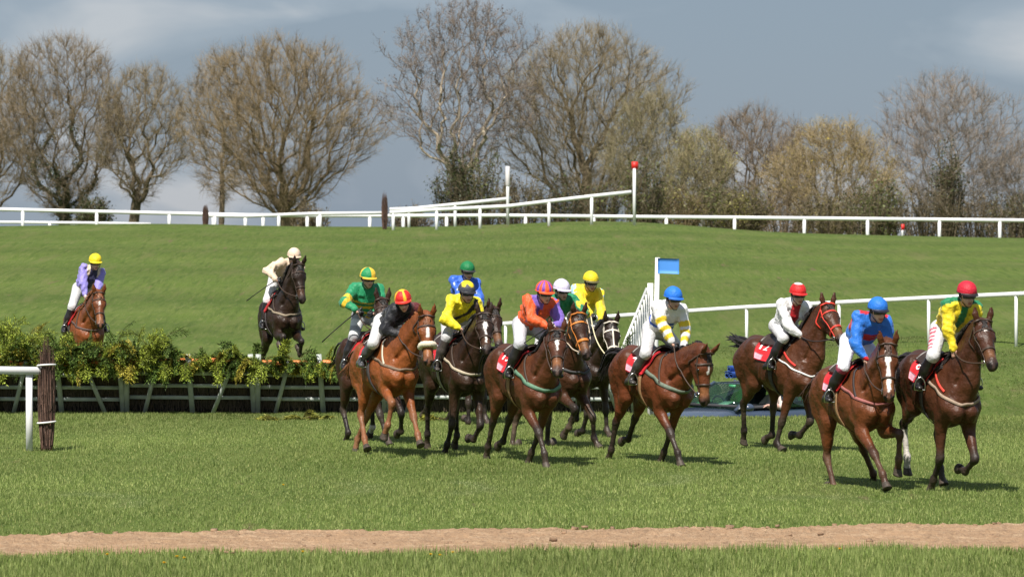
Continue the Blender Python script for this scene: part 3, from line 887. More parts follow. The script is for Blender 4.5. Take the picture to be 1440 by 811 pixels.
    if ivy:
        # ivy leaves hug the trunk and the main limbs up to a height
        sel = np.where((rad > .075) & (PA[:, 2] < ivy * H))[0]; sel = sel[sel > 0]
        V, C = [], []
        for i in sel:
            a_, b_ = PA[PR[i]], PA[i]; LL = np.linalg.norm(b_ - a_)
            for _ in range(int(150 * LL * (1 - .5 * b_[2] / (ivy * H)))):
                t = g.random(); p = a_ + (b_ - a_) * t; dd = g.normal(size=3); dd = nrm(dd) * (rad[i] + abs(g.normal(.18, .16)))
                e1 = nrm(g.normal(size=3)) * .10; e2 = nrm(g.normal(size=3)) * .10; p = p + dd
                V += [p, p + e1, p + e1 * .7 + e2 * .9, p + e2]; C += [np.array((.048, .066, .018)) * g.uniform(.4, 1.7)] * 4
        if V:
            mi = MB(); mi.add(np.array(V), np.arange(len(V)).reshape(-1, 4), np.array(C)); o = mi.build('ivy', IVY, r); o['kind'] = 'stuff'
    return r

OL = (.185, .140, .072)
tree(-22, 262, 62, 312, 95, 'bare tree cut by the fence line left of the ivy-clad tree', 3, 1100, twig=OL)
tree(92, 258, 48, 308, 98, 'broad bare tree with its trunk and limbs wrapped in dark ivy', 4, 1700, bark=(.075, .065, .04), twig=(.165, .12, .066), fork=.18, ivy=.80, cx=-6, low=.10, trunk_r=.42)
tree(187, 256, 92, 308, 70, 'smaller bare tree with a forked leaning trunk beside the ivy-clad tree', 5, 1000, twig=(.19, .145, .08), fork=.26, lean=.06, low=.2, bf=.35, cx=8)
tree(311, 268, 66, 312, 52, 'slender bare tree with a single upright stem beside the widest tree', 6, 800, twig=(.20, .15, .085), fork=.42, low=.16, bf=.25, trunk_r=.2)
tree(400, 250, 52, 308, 128, 'widest bare tree, fanning many limbs from a short trunk', 7, 2300, bark=(.15, .11, .06), twig=(.20, .145, .075), fork=.18, bf=.62, low=.11, trunk_r=.62, twigs=13)
tree(643, 246, -4, 312, 104, 'tallest ash tree with a pale leaning trunk and clumps of dark seed keys', 8, 1500, bark=(.36, .30, .22), twig=(.17, .13, .10), fork=.30, lean=.05, low=.24, bf=.34, trunk_r=.40, tl=.6, buds=.35, bud=(.05, .035, .03), scrag=.5, twigs=12)
tree(826, 252, 36, 312, 128, 'large round-headed bare tree behind the marker posts', 9, 2400, bark=(.13, .10, .06), twig=(.20, .155, .085), fork=.20, bf=.55, low=.12, trunk_r=.58, twigs=13)
tree(912, 240, 128, 318, 62, 'olive-budding tree with an ivy-green stem behind the red-topped marker', 10, 1000, twig=(.20, .165, .085), fork=.2, low=.04, buds=.25, bud=(.15, .15, .045), ivy=.55, trunk_r=.22, scrag=.4)
tree(1062, 248, 152, 318, 80, 'rounded brown bare tree between two olive trees', 11, 1200, twig=(.165, .12, .075), fork=.16, low=.06, trunk_r=.3, scrag=.4)
tree(985, 238, 185, 322, 46, 'pale greenish scrubby tree right of the red-topped marker', 12, 800, twig=(.24, .20, .10), fork=.12, low=.03, buds=.4, bud=(.20, .20, .05), trunk_r=.16, scrag=.5)
tree(1172, 240, 172, 322, 88, 'wide golden-olive budding tree in the hedge', 13, 1500, twig=(.26, .195, .095), fork=.12, low=.04, buds=.35, bud=(.26, .21, .05), trunk_r=.25, scrag=.6)
tree(1332, 243, 102, 324, 100, 'tall pale-limbed ash with a dark ivy mass in its middle', 14, 1500, bark=(.38, .33, .26), twig=(.20, .16, .125), fork=.16, low=.1, bf=.36, trunk_r=.26, ivy=.70, scrag=.5, twigs=12)
tree(1440, 246, 190, 326, 60, 'low bare scrub tree where the hedge leaves the frame', 15, 700, twig=(.19, .15, .11), fork=.12, low=.05, trunk_r=.18, scrag=.5)
tree(1545, 250, 140, 326, 80, 'bare hedge tree beyond the last rail post', 16, 800, twig=(.19, .15, .10), fork=.14, low=.05, trunk_r=.22)

def shrub(px, Y, ytop, ybot, hw, label, seed, leafc, twigc, leafd, n=2600):
    g = np.random.default_rng(seed)
    X = (px - 720) / F_PX * Y; zg = float(ground_z(X, Y)) - .1
    H = at(px, ytop, Y)[2] - zg; R = hw / F_PX * Y
    r = thing('shrub', label, 'shrub', (X, Y, zg), 0, 'hedge shrubs along the crest')
    m = MB(); V, C = [], []
    ns = 46
    tips = []
    for i in range(ns):
        a = g.uniform(0, 6.28); q = math.sqrt(g.random())
        b = A(math.cos(a) * R * .45 * q, math.sin(a) * R * .4 * q, 0)
        t = A(math.cos(a) * R * q * 1.05, math.sin(a) * min(R, 2.5) * q, H * (1 - .45 * q * q) * g.uniform(.75, 1.05))
        md = (b + t) / 2 + g.normal(size=3) * .15
        m.tube([b, md, t], [.035, .022, .008], 4, False, np.array(twigc) * g.uniform(.6, 1.3)); tips.append((b, md, t))
    m.build('stems', BARK, r)
    bi = g.integers(0, ns, n); tt = g.random(n) ** .7
    T_ = np.array(tips)
    p = np.where(tt[:, None] < .5, T_[bi, 0] + (T_[bi, 1] - T_[bi, 0]) * tt[:, None] * 2, T_[bi, 1] + (T_[bi, 2] - T_[bi, 1]) * (tt[:, None] - .5) * 2)
    d = g.normal(size=(n, 3)) + A(0, 0, .6); d /= np.linalg.norm(d, axis=1)[:, None]
    L = g.uniform(.3, .75, (n, 1)); wv = np.cross(d, g.normal(size=(n, 3))); wv /= np.linalg.norm(wv, axis=1)[:, None]; wv *= .013
    mm = MB(); V = np.stack([p - wv, p + wv, p + d * L], 1).reshape(-1, 3)
    mm.add(V, np.arange(3 * n).reshape(-1, 3), np.repeat(np.array(twigc)[None] * g.uniform(.5, 1.5, (n, 1)), 3, 0))
    nl = int(n * leafd)
    k = g.integers(0, n, nl); lp = p[k] + d[k] * L[k] * g.random((nl, 1)) + g.normal(size=(nl, 3)) * .06
    e1 = g.normal(size=(nl, 3)) * .050; e2 = g.normal(size=(nl, 3)) * .050
    V = np.stack([lp, lp + e1, lp + e1 + e2, lp + e2], 1).reshape(-1, 3)
    cl = g.uniform(.45, 1.5, (ns,))[bi[k]][:, None] * g.uniform(.7, 1.3, (nl, 1))
    mm.add(V, np.arange(4 * nl).reshape(-1, 4), np.repeat(np.array(leafc)[None] * cl, 4, 0))
    o = mm.build('foliage', IVY, r); o['kind'] = 'stuff'
BR, GR, YG, DK = (.16, .125, .075), (.10, .115, .035), (.19, .175, .05), (.055, .068, .022)
for i, (px, yt, hw, lc, tc_, ld, lab) in enumerate([
    (130, 272, 26, DK, BR, 1.5, 'low dark green shrub at the foot of the ivy-clad tree'),
    (640, 205, 34, DK, BR, 1.6, 'dark evergreen shrub clinging to the foot of the tall ash'),
    (682, 200, 40, GR, (.15, .12, .07), .9, 'dull green shrub between the tall ash and the round tree'),
    (735, 232, 42, (.12, .10, .04), BR, .6, 'brown twiggy shrub behind the plain white marker post'),
    (790, 248, 40, DK, BR, 1.0, 'dark shrub under the large round-headed tree'),
    (850, 250, 40, GR, BR, .7, 'greenish shrub left of the red-topped marker'),
    (905, 218, 36, GR, BR, 1.2, 'green ivy-covered shrub behind the red-topped marker'),
    (955, 250, 38, YG, (.2, .15, .08), .8, 'yellow-green shrub right of the red-topped marker'),
    (1020, 255, 44, GR, BR, 1.3, 'mid green shrub under the rounded brown tree'),
    (1045, 250, 40, YG, BR, 1.0, 'yellow-green shrub among the brown hedge twigs'),
    (1100, 258, 46, (.15, .11, .055), (.2, .15, .09), .4, 'dry brown shrub with pale stems in the hedge'),
    (1160, 262, 44, (.14, .12, .04), BR, .6, 'olive brown shrub under the golden tree'),
    (1215, 255, 42, GR, BR, 1.1, 'leafy green shrub right of the golden tree'),
    (1245, 245, 34, (.10, .13, .02), BR, 1.3, 'bright green leafy shrub near the red-topped peg'),
    (1300, 255, 46, (.10, .08, .045), BR, .6, 'dark brown shrub under the pale-limbed ash'),
    (1332, 195, 26, DK, BR, 1.1, 'dark ivy clump climbing the middle of the pale-limbed ash'),
    (1375, 262, 46, (.11, .085, .05), BR, .6, 'brown twiggy shrub right of the pale-limbed ash'),
    (1425, 265, 46, (.09, .09, .035), BR, .8, 'dull olive shrub by the last rail post'),
    (1490, 255, 52, GR, BR, .8, 'green shrub beyond the end of the rail in view'),
    (435, 282, 26, (.15, .12, .05), BR, .3, 'thin brown shrub at the foot of the widest tree'),
    (575, 290, 36, (.16, .12, .08), BR, .2, 'thin brown hedge scrub behind the birch post')]):
    shrub(px, 224 + (i * 37 % 11), yt, 325, hw, lab, 200 + i, lc, tc_, ld)
# ---------------------------------------------------------------- the car standing in the dip behind the track
def build_car():
    cx, cy = 4.2, 67.9
    rz = math.atan2(-.62, -.785)
    zg = float(ground_z(cx, cy)) + .0
    r = thing('parked_car', 'dark blue hatchback with a roof load, parked in the dip behind the turf', 'car', (cx, cy, zg), rz)
    PT = mat('car_paint', (.042, .060, .098), .22, coat=.6, noise=.08, scale=2)
    TRIM = mat('car_trim', (.02, .02, .022), .6)
    GLS = bpy.data.materials.new('car_glass'); GLS.use_nodes = True
    gn, gl = GLS.node_tree.nodes, GLS.node_tree.links
    gn.clear()
    go = gn.new('ShaderNodeOutputMaterial'); gt = gn.new('ShaderNodeBsdfTransparent'); gg = gn.new('ShaderNodeBsdfGlossy'); gm = gn.new('ShaderNodeMixShader'); 
    gt.inputs['Color'].default_value = (.60, .74, .66, 1); gg.inputs['Roughness'].default_value = .03; gg.inputs['Color'].default_value = (.9, 1, .95, 1)
    gm.inputs[0].default_value = .10; gl.new(gt.outputs[0], gm.inputs[1]); gl.new(gg.outputs[0], gm.inputs[2]); gl.new(gm.outputs[0], go.inputs['Surface'])
    # lower body: loft of rounded sections (x, half width, bottom, top)
    secs = [(2.05, .55, .32, .52), (2.0, .70, .24, .62), (1.85, .79, .20, .74), (1.4, .84, .18, .87), (1.0, .85, .18, .965), (0, .86, .18, .97), (-1.2, .86, .18, .98), (-1.75, .83, .22, .98), (-1.98, .76, .28, .94), (-2.03, .68, .34, .85)]
    G = []
    for x, hw, zb, zt in secs:
        pr = []
        for k in range(28):
            a = k * 2 * math.pi / 28; ca, sa = math.cos(a), math.sin(a)
            e = .38
            pr.append((x, hw * math.copysign(abs(ca) ** e, ca), (zb + zt) / 2 + (zt - zb) / 2 * math.copysign(abs(sa) ** e, sa)))
        G.append(pr)
    m = MB(); m.grid(np.array(G), closed=True)
    for G_, fl in ((G[0], 0), (G[-1], 1)):
        c = np.mean(G_, axis=0); n0 = m.n; m.V.append(np.array([c] + list(G_))); m.n += 29; k = np.arange(28)
        f = np.stack([np.full(28, n0), n0 + 1 + k, n0 + 1 + (k + 1) % 28], -1); m.F[3].append(f)
    m.build('body', PT, r, True)
    # greenhouse
    zb = .97
    def Bp(x, s): return A(x, s * .80, zb)
    rf = lambda x, s, z: A(x, s * .60, z)
    WS = [Bp(1.02, -1), Bp(1.02, 1), rf(.28, 1, 1.40), rf(.28, -1, 1.40)]
    roofx = np.linspace(.32, -1.45, 9); Gr = []
    for x in roofx:
        top = 1.405 + .03 * math.sin((.32 - x) / 1.77 * math.pi)
        Gr.append([A(x, .62 * math.sin(a), top - .05 * (1 - math.cos(a))) for a in np.linspace(-1.45, 1.45, 11)])
    Gr = np.array(Gr); m = MB(); m.shell(Gr, np.tile(A(0, 0, 1), (9, 11, 1)), .03); m.build('roof', PT, r, True)
    for s in (-1, 1):
        for a, b_, w in ((Bp(1.04, s), rf(.28, s, 1.38), .06), (Bp(-.12, s), rf(-.22, s, 1.40), .075), (Bp(-1.0, s), rf(-.95, s, 1.40), .07), (Bp(-1.85, s), rf(-1.42, s, 1.38), .13)):
            m = MB(); m.beam(a - A(0, 0, .03), b_, .05, w, (0, s, 0)); m.build('pillar', PT, r)
        for x0, x1, t0, t1 in ((.98, -.10, .22, -.20), (-.16, -.97, -.25, -.92), (-1.04, -1.72, -.98, -1.38)):
            if s == 1 and x0 == .98: continue          # the front left window is wound down
            V = np.array([Bp(x0, s), Bp(x1, s), rf(t1, s, 1.36), rf(t0, s, 1.36)]) + A(0, -.012 * s, 0)
            Gq = np.array([[V[0], V[3]], [V[1], V[2]]]); m = MB(); m.shell(Gq, np.tile(A(0, s, 0), (2, 2, 1)), .006); m.build('side_window', GLS, r)
        # window surround in light trim
        m = MB(); V = [Bp(.98, s), rf(.24, s, 1.37), rf(-.20, s, 1.385), Bp(-.10, s)]
        m.tube(np.array(V) + A(0, .02 * s, 0), .014, 6); m.build('window_trim', mat('trim_grey', (.30, .31, .33), .35), r, True)
        m = MB(); c = A(.92, s * 1.0, 1.0)
        m.tube([c + A(.10, 0, 0), c + A(.07, 0, 0), c + A(-.02, 0, 0), c + A(-.05, 0, 0)], [.03, .06, .07, .065], 12, flat=1.6, side=(0, 0, 1)); m.beam(A(.9, s * .83, .95), A(.9, s * .95, .98), .05, .04); m.build('wing_mirror', PT, r, True)
        m = MB(); m.tube([(1.93, s * .60, .60), (2.0, s * .58, .58), (2.03, s * .56, .57)], [.13, .12, .05], 12); m.build('headlight', mat('lamp_glass', (.7, .72, .74), .1), r, True)
        for x in (1.28, -1.28):
            an = np.linspace(0, 2 * math.pi, 25)
            w = thing('wheel', None, None); w.parent = r; w.location = (x, s * .74, .30)
            m = MB(); m.tube([(0, -.10, 0), (0, -.09, 0), (0, .09, 0), (0, .10, 0)], [.24, .30, .30, .24], 24); m.build('tyre', TRIM, w, True)
            m = MB(); m.tube([(0, s * .07, 0), (0, s * .105, 0)], [.20, .18], 16); m.build('rim', mat('alloy', (.5, .5, .52), .3, metal=1), w, True)
        m = MB(); m.box((.25, s * .865, .78), (.20, .03, .03)); m.build('door_handle', TRIM, r)
    m = MB(); Gq = np.array([[WS[0], WS[3]], [WS[1], WS[2]]]) ; m.shell(Gq, np.tile(nrm(A(.5, 0, .8)), (2, 2, 1)), .006); m.build('windscreen', GLS, r)
    V = [Bp(-1.85, -1), Bp(-1.85, 1), rf(-1.44, 1, 1.38), rf(-1.44, -1, 1.38)]
    m = MB(); m.shell(np.array([[V[0], V[3]], [V[1], V[2]]]), np.tile(A(-1, 0, .3), (2, 2, 1)), .006); m.build('rear_window', GLS, r)
    INT0 = None
    INT = mat('car_interior', (.035, .035, .04), .8)
    m = MB(); m.box((.72, 0, 1.01), (.5, 1.42, .05)); m.build('dashboard', INT, r)
    m = MB(); m.box((-.45, 0, .985), (2.5, 1.50, .05)); m.build('cabin_shade_panel', INT, r)  # dark panel added over the closed body top; stands for the cabin's shade
    for y in (-.36, .36):
        m = MB(); m.box((-.05, y, .62), (.50, .48, .16)); m.beam((-.28, y, .62), (-.50, y, 1.16), .46, .13, (1, 0, 0)); m.box((-.53, y, 1.26), (.09, .26, .16)); m.build('seat', INT, r)
    m = MB(); m.box((-1.1, 0, .78), (.5, 1.3, .5)); m.build('rear_seat', INT, r)
    m = MB(); m.tube([A(.42, -.36 + .18 * math.cos(a), .98 + .17 * math.sin(a)) for a in np.linspace(0, 6.283, 20)], .014, 6, False); m.build('steering_wheel', INT, r, True)
    m = MB(); m.box((.40, .0, 1.33), (.03, .16, .06)); m.build('rear_view_mirror', mat('mirror_green', (.05, .28, .12), .5), r)
    M = mat
    for y, col, nm in ((.30, (.66, .78, .74), 'pale'), (-.28, (.18, .55, .20), 'green')):
        m = MB(); m.beam((.84, y - .13, 1.05), (.84, y + .13, 1.05), .22, .006, nrm(A(.30, 0, 1))); o = m.build('windscreen_paper', M('paper_' + nm, col, .7), None)
        o.location = r.location; o.rotation_euler = r.rotation_euler
        tag(o, ('pale' if nm == 'pale' else 'light green') + " card lying on the parked car's dashboard", 'card')
    # blue rolled sheets on the roof
    for k, (y, x0, x1, rad) in enumerate(((-.36, .22, -1.1, .075), (-.21, .25, -1.1, .07), (-.28, .24, -1.1, .06))):
        z = 1.50 + (.115 if k == 2 else 0)
        an = np.linspace(0, 5.6 * math.pi / 2, 30); rr_ = rad * (.35 + .65 * an / an[-1])
        Gq = np.array([[A(x, y + rr_[i] * math.cos(an[i]), z + rad * .2 + rr_[i] * math.sin(an[i])) for i in range(30)] for x in np.linspace(x0, x1, 5)])
        Nq = np.array([[nrm(A(0, math.cos(an[i]), math.sin(an[i]))) for i in range(30)] for x in range(5)])
        m = MB(); m.shell(Gq, Nq, .008); o = m.build('rolled_mat', mat('mat_blue', (.045, .13, .50), .55, noise=.15, scale=6), None, True)
        o.location = r.location; o.rotation_euler = r.rotation_euler
        tag(o, ('thick blue rolled mat lying on the edge of the car roof', 'blue rolled mat lying nearer the middle of the car roof', 'blue rolled mat lying on top of the two others on the car roof')[k], 'mat', 'blue mats on the car roof')
    # the person sitting by the open window, in a pale top
    f = Field(A(-.62, .05, .55), A(.45, .95, 1.40), .016)
    hip = A(-.12, .36, .76); nb = A(-.28, .36, 1.14)
    f.chain([hip, (hip + nb) / 2, nb], [(.16, .11), (.15, .11), (.16, .09)], (0, 1, 0), .05)
    f.cap(nb, A(-.25, .38, 1.24), .05, .05); f.cap(A(-.23, .39, 1.27), A(-.21, .39, 1.235), (.068, .08), (.06, .07)); f.cap(A(-.13, .40, 1.24), A(-.12, .40, 1.225), .016, .018)
    for s, el, hd in ((1, A(-.05, .80, .985), A(.22, .74, 1.0)), (-1, A(-.10, .10, .92), A(.12, .22, .80))):
        sh = nb + A(0, s * .17, -.03); f.cap(sh, el, .062, .052, k=.05); f.cap(el, hd, .05, .036); f.cap(hd, hd + A(.08, -.02, 0), (.04, .02), (.035, .018))
        for q in range(4): f.cap(hd + A(.08, -.03 + .02 * q, 0), hd + A(.14 - .006 * abs(q - 1), -.03 + .02 * q, -.02), .010, .009, k=.01)
        f.cap(hd + A(.02, .03 * s, .01), hd + A(.07, .05 * s, .02), .012, .010, k=.01)
    V, Q = f.surface()
    C = np.tile(np.array((.62, .50, .46)), (len(V), 1))
    hdm = (V[:, 2] > 1.17) & (np.linalg.norm(V - A(-.22, .39, 1.26), axis=1) < .14); C[hdm] = (.42, .24, .18)
    C[hdm & (V[:, 0] < -.20)] = (.08, .05, .03)
    ex = np.linalg.norm(V - A(.22, .74, 1.0), axis=1) < .20; C[ex] = (.50, .30, .24)
    p = thing('person', 'person in a pale pink top leaning an arm on the open car window', 'person', r.location, rz)
    obj('body', np_mesh('body', V, Q, C), mat('car_person', rough=.7, attr=True), p)
build_car()
# ---------------------------------------------------------------- horses
def solve(f, x, it=26):
    """damped least squares with a numeric Jacobian"""
    x = np.array(x, float); lam = 1e-2; r = f(x); c = r @ r
    for _ in range(it):
        J = np.empty((len(r), len(x)))
        for i in range(len(x)):
            y = x.copy(); y[i] += 1e-4; J[:, i] = (f(y) - r) / 1e-4
        H = J.T @ J; g = J.T @ r
        for _ in range(6):
            try: st = -np.linalg.solve(H + lam * np.diag(np.diag(H) + 1e-9), g)
            except np.linalg.LinAlgError: lam *= 10; continue
            rn = f(x + st); cn = rn @ rn
            if cn < c:
                x = x + st; gain = c - cn; r, c = rn, cn; lam = max(lam / 5, 1e-7); break
            lam *= 6
        else: break
        if gain < 1e-4: break
    return x

D2R = math.pi / 180
# fore: humerus, forearm, cannon, pastern (degrees from straight down, + forward); hind: femur, tibia, cannon, pastern
FORE = {'S': (-42, 2, 0, 30), 'R': (-22, 26, 24, 50), 'F': (-12, 38, -62, -115), 'B': (-58, -24, -32, -45), 'K': (-25, 15, -30, -80), 'J': (-5, 65, -75, -130)}
HIND = {'S': (32, -38, 2, 35), 'R': (58, -14, 22, 45), 'B': (8, -52, -32, -60), 'F': (52, -30, -30, -85), 'J': (25, -45, -25, -20)}
LEGS = ('rf', 'lf', 'rh', 'lh')

def horse_fk(p, Y):
    """joint positions in the horse's own frame (x forward, y left, z up)"""
    X, lift, th, pit, np_, ny, hp, hy = p[:8]
    c, s = math.cos(pit), math.sin(pit)
    def B(x, y, z):
        z -= 1.15
        return A(c * x - s * z, y, s * x + c * z + 1.15)
    o = {'B': B, 'withers': B(.36, 0, 1.62), 'croup': B(-.5, 0, 1.565), 'rump': B(-.84, 0, 1.28), 'breast': B(.82, 0, 1.12)}
    n0 = B(.54, 0, 1.34)
    nd = A(math.cos(np_) * math.cos(ny), math.sin(ny) * math.cos(np_), math.sin(np_))
    poll = n0 + .80 * nd
    hd = A(math.cos(hp) * math.cos(hy), math.sin(hy) * math.cos(hp), -math.sin(hp))
    o.update(n0=n0, nd=nd, poll=poll, hd=hd, nose=poll + .63 * hd)
    for i, lg in enumerate(LEGS):
        a0, a1, a2, a3, ab = p[8 + 5 * i:13 + 5 * i]
        sg = -1 if lg[0] == 'r' else 1
        if lg[1] == 'f': j0 = B(.60, sg * .155, 1.10); Ls = (.25, .43, .30, .13)
        else: j0 = B(-.57, sg * .135, 1.27); Ls = (.37, .47, .40, .14)
        o[lg + '0'] = j0
        for k, (a, L) in enumerate(zip((a0, a1, a2, a3), Ls)):
            aa = ab if k else ab * .3
            j0 = j0 + L * A(math.sin(a), sg * math.sin(aa) * math.cos(a), -math.cos(a) * math.cos(aa))
            o[lg + str(k + 1)] = j0
    return o

NAMES = {'knee': '2', 'fet': '3', 'hoof': '4'}
def fit_horse(sp):
    Y = sp['Y']; th0 = sp['th'] * D2R
    gz = sp.get('gz', 0.0)
    x0 = [0, sp.get('lift', 0.0), th0, sp.get('pitch', 0) * D2R, sp.get('neck', 38) * D2R, sp.get('nyaw', 0) * D2R, sp.get('head', 52) * D2R, sp.get('hyaw', 0) * D2R]
    sg = [30, sp.get('slift', .06), 4 * D2R, 4 * D2R, 9 * D2R, 9 * D2R, 9 * D2R, 10 * D2R]
    for lg, pr in zip(LEGS, sp['legs']):
        q = (FORE if lg[1] == 'f' else HIND)[pr]
        x0 += [a * D2R for a in q] + [3 * D2R]
        sg += [9 * D2R, 16 * D2R, 20 * D2R, 30 * D2R, 4 * D2R]
    x0 = np.array(x0); sg = np.array(sg)
    marks = []
    for k, v in sp['m'].items():
        key = k
        for n, d in NAMES.items():
            if k.endswith('_' + n): key = k[:2] + d
        marks.append((key, v[0], v[1], v[2] if len(v) > 2 else 1.6))
    x0[0] = (np.mean([v[0] for k, v in sp['m'].items() if k in ('withers', 'croup', 'poll')]) - 720) / F_PX * Y
    def res(p):
        o = horse_fk(p, Y)
        c, s = math.cos(p[2]), math.sin(p[2])
        r = list((p - x0) / sg)
        for k, u, v, w in marks:
            q = o[k]
            pu, pv = project((p[0] + c * q[0] + s * q[1], Y - s * q[0] + c * q[1], gz + p[1] + q[2]))
            r += [(pu - u) / w, (pv - v) / w]
        for i, lg in enumerate(LEGS):
            a0, a1, a2, a3, ab = p[8 + 5 * i:13 + 5 * i]
            if lg[1] == 'f': r += [max(0, a2 - a1 - .04) * 40, max(0, a0 - a1 + .1) * 20, max(0, a1 - a2 - 2.0) * 20]
            else: r += [max(0, a1 + .15 - a2) * 40 if False else max(0, a1 + .1 - a2) * 30, max(0, a1 + .4 - a0) * 30]
            r.append(min(0, o[lg + '4'][2] + p[1] - .02) * 60)
        return np.array(r)
    return solve(res, x0)

def coat_material():
    m = bpy.data.materials.new('horse_coat'); m.use_nodes = True
    N, L = m.node_tree.nodes, m.node_tree.links
    b = N['Principled BSDF']
    tc = N.new('ShaderNodeTexCoord'); at_ = N.new('ShaderNodeAttribute'); at_.attribute_name = 'Col'
    def noise(s, d=5, r=.6, st=None):
        n = N.new('ShaderNodeTexNoise'); n.inputs['Scale'].default_value = s; n.inputs['Detail'].default_value = d; n.inputs['Roughness'].default_value = r
        if st:
            mp = N.new('ShaderNodeMapping'); mp.inputs['Scale'].default_value = st; L.new(tc.outputs['Object'], mp.inputs['Vector']); L.new(mp.outputs['Vector'], n.inputs['Vector'])
        else: L.new(tc.outputs['Object'], n.inputs['Vector'])
        return n.outputs['Fac']
    def rng_(f, a, c, lo=0.0, hi=1.0):
        r = N.new('ShaderNodeMapRange'); r.inputs['From Min'].default_value = a; r.inputs['From Max'].default_value = c; r.inputs['To Min'].default_value = lo; r.inputs['To Max'].default_value = hi
        L.new(f, r.inputs['Value']); return r.outputs['Result']
    def mul(a, f):
        x = N.new('ShaderNodeMix'); x.data_type = 'RGBA'; x.blend_type = 'MULTIPLY'; x.inputs['Factor'].default_value = 1
        L.new(a, x.inputs['A']); L.new(f, x.inputs['B']); return x.outputs['Result']
    c = mul(at_.outputs['Color'], rng_(noise(7, 4), .3, .7, .82, 1.2))
    c = mul(c, rng_(noise(1, 6, .7, (90, 90, 22)), .3, .7, .75, 1.25))          # hair streaks
    sp_ = N.new('ShaderNodeMix'); sp_.data_type = 'RGBA'                         # dried splashes of mud and sweat
    L.new(rng_(noise(38, 6, .7), .62, .74, 0, .55), sp_.inputs['Factor']); L.new(c, sp_.inputs['A']); sp_.inputs['B'].default_value = (.13, .085, .055, 1)
    L.new(sp_.outputs['Result'], b.inputs['Base Color'])
    L.new(rng_(noise(6, 5), .3, .7, .33, .58), b.inputs['Roughness'])
    b.inputs['Specular IOR Level'].default_value = .32
    bp = N.new('ShaderNodeBump'); bp.inputs['Strength'].default_value = .8; bp.inputs['Distance'].default_value = .03
    L.new(noise(11, 3, .5), bp.inputs['Height'])
    bp2 = N.new('ShaderNodeBump'); bp2.inputs['Strength'].default_value = .25; bp2.inputs['Distance'].default_value = .01
    L.new(noise(1, 5, .7, (110, 110, 30)), bp2.inputs['Height']); L.new(bp.outputs['Normal'], bp2.inputs['Normal'])
    L.new(bp2.outputs['Normal'], b.inputs['Normal'])
    MATS['horse_coat'] = m
    return m
coat_material()
H_VOX = 0.0205
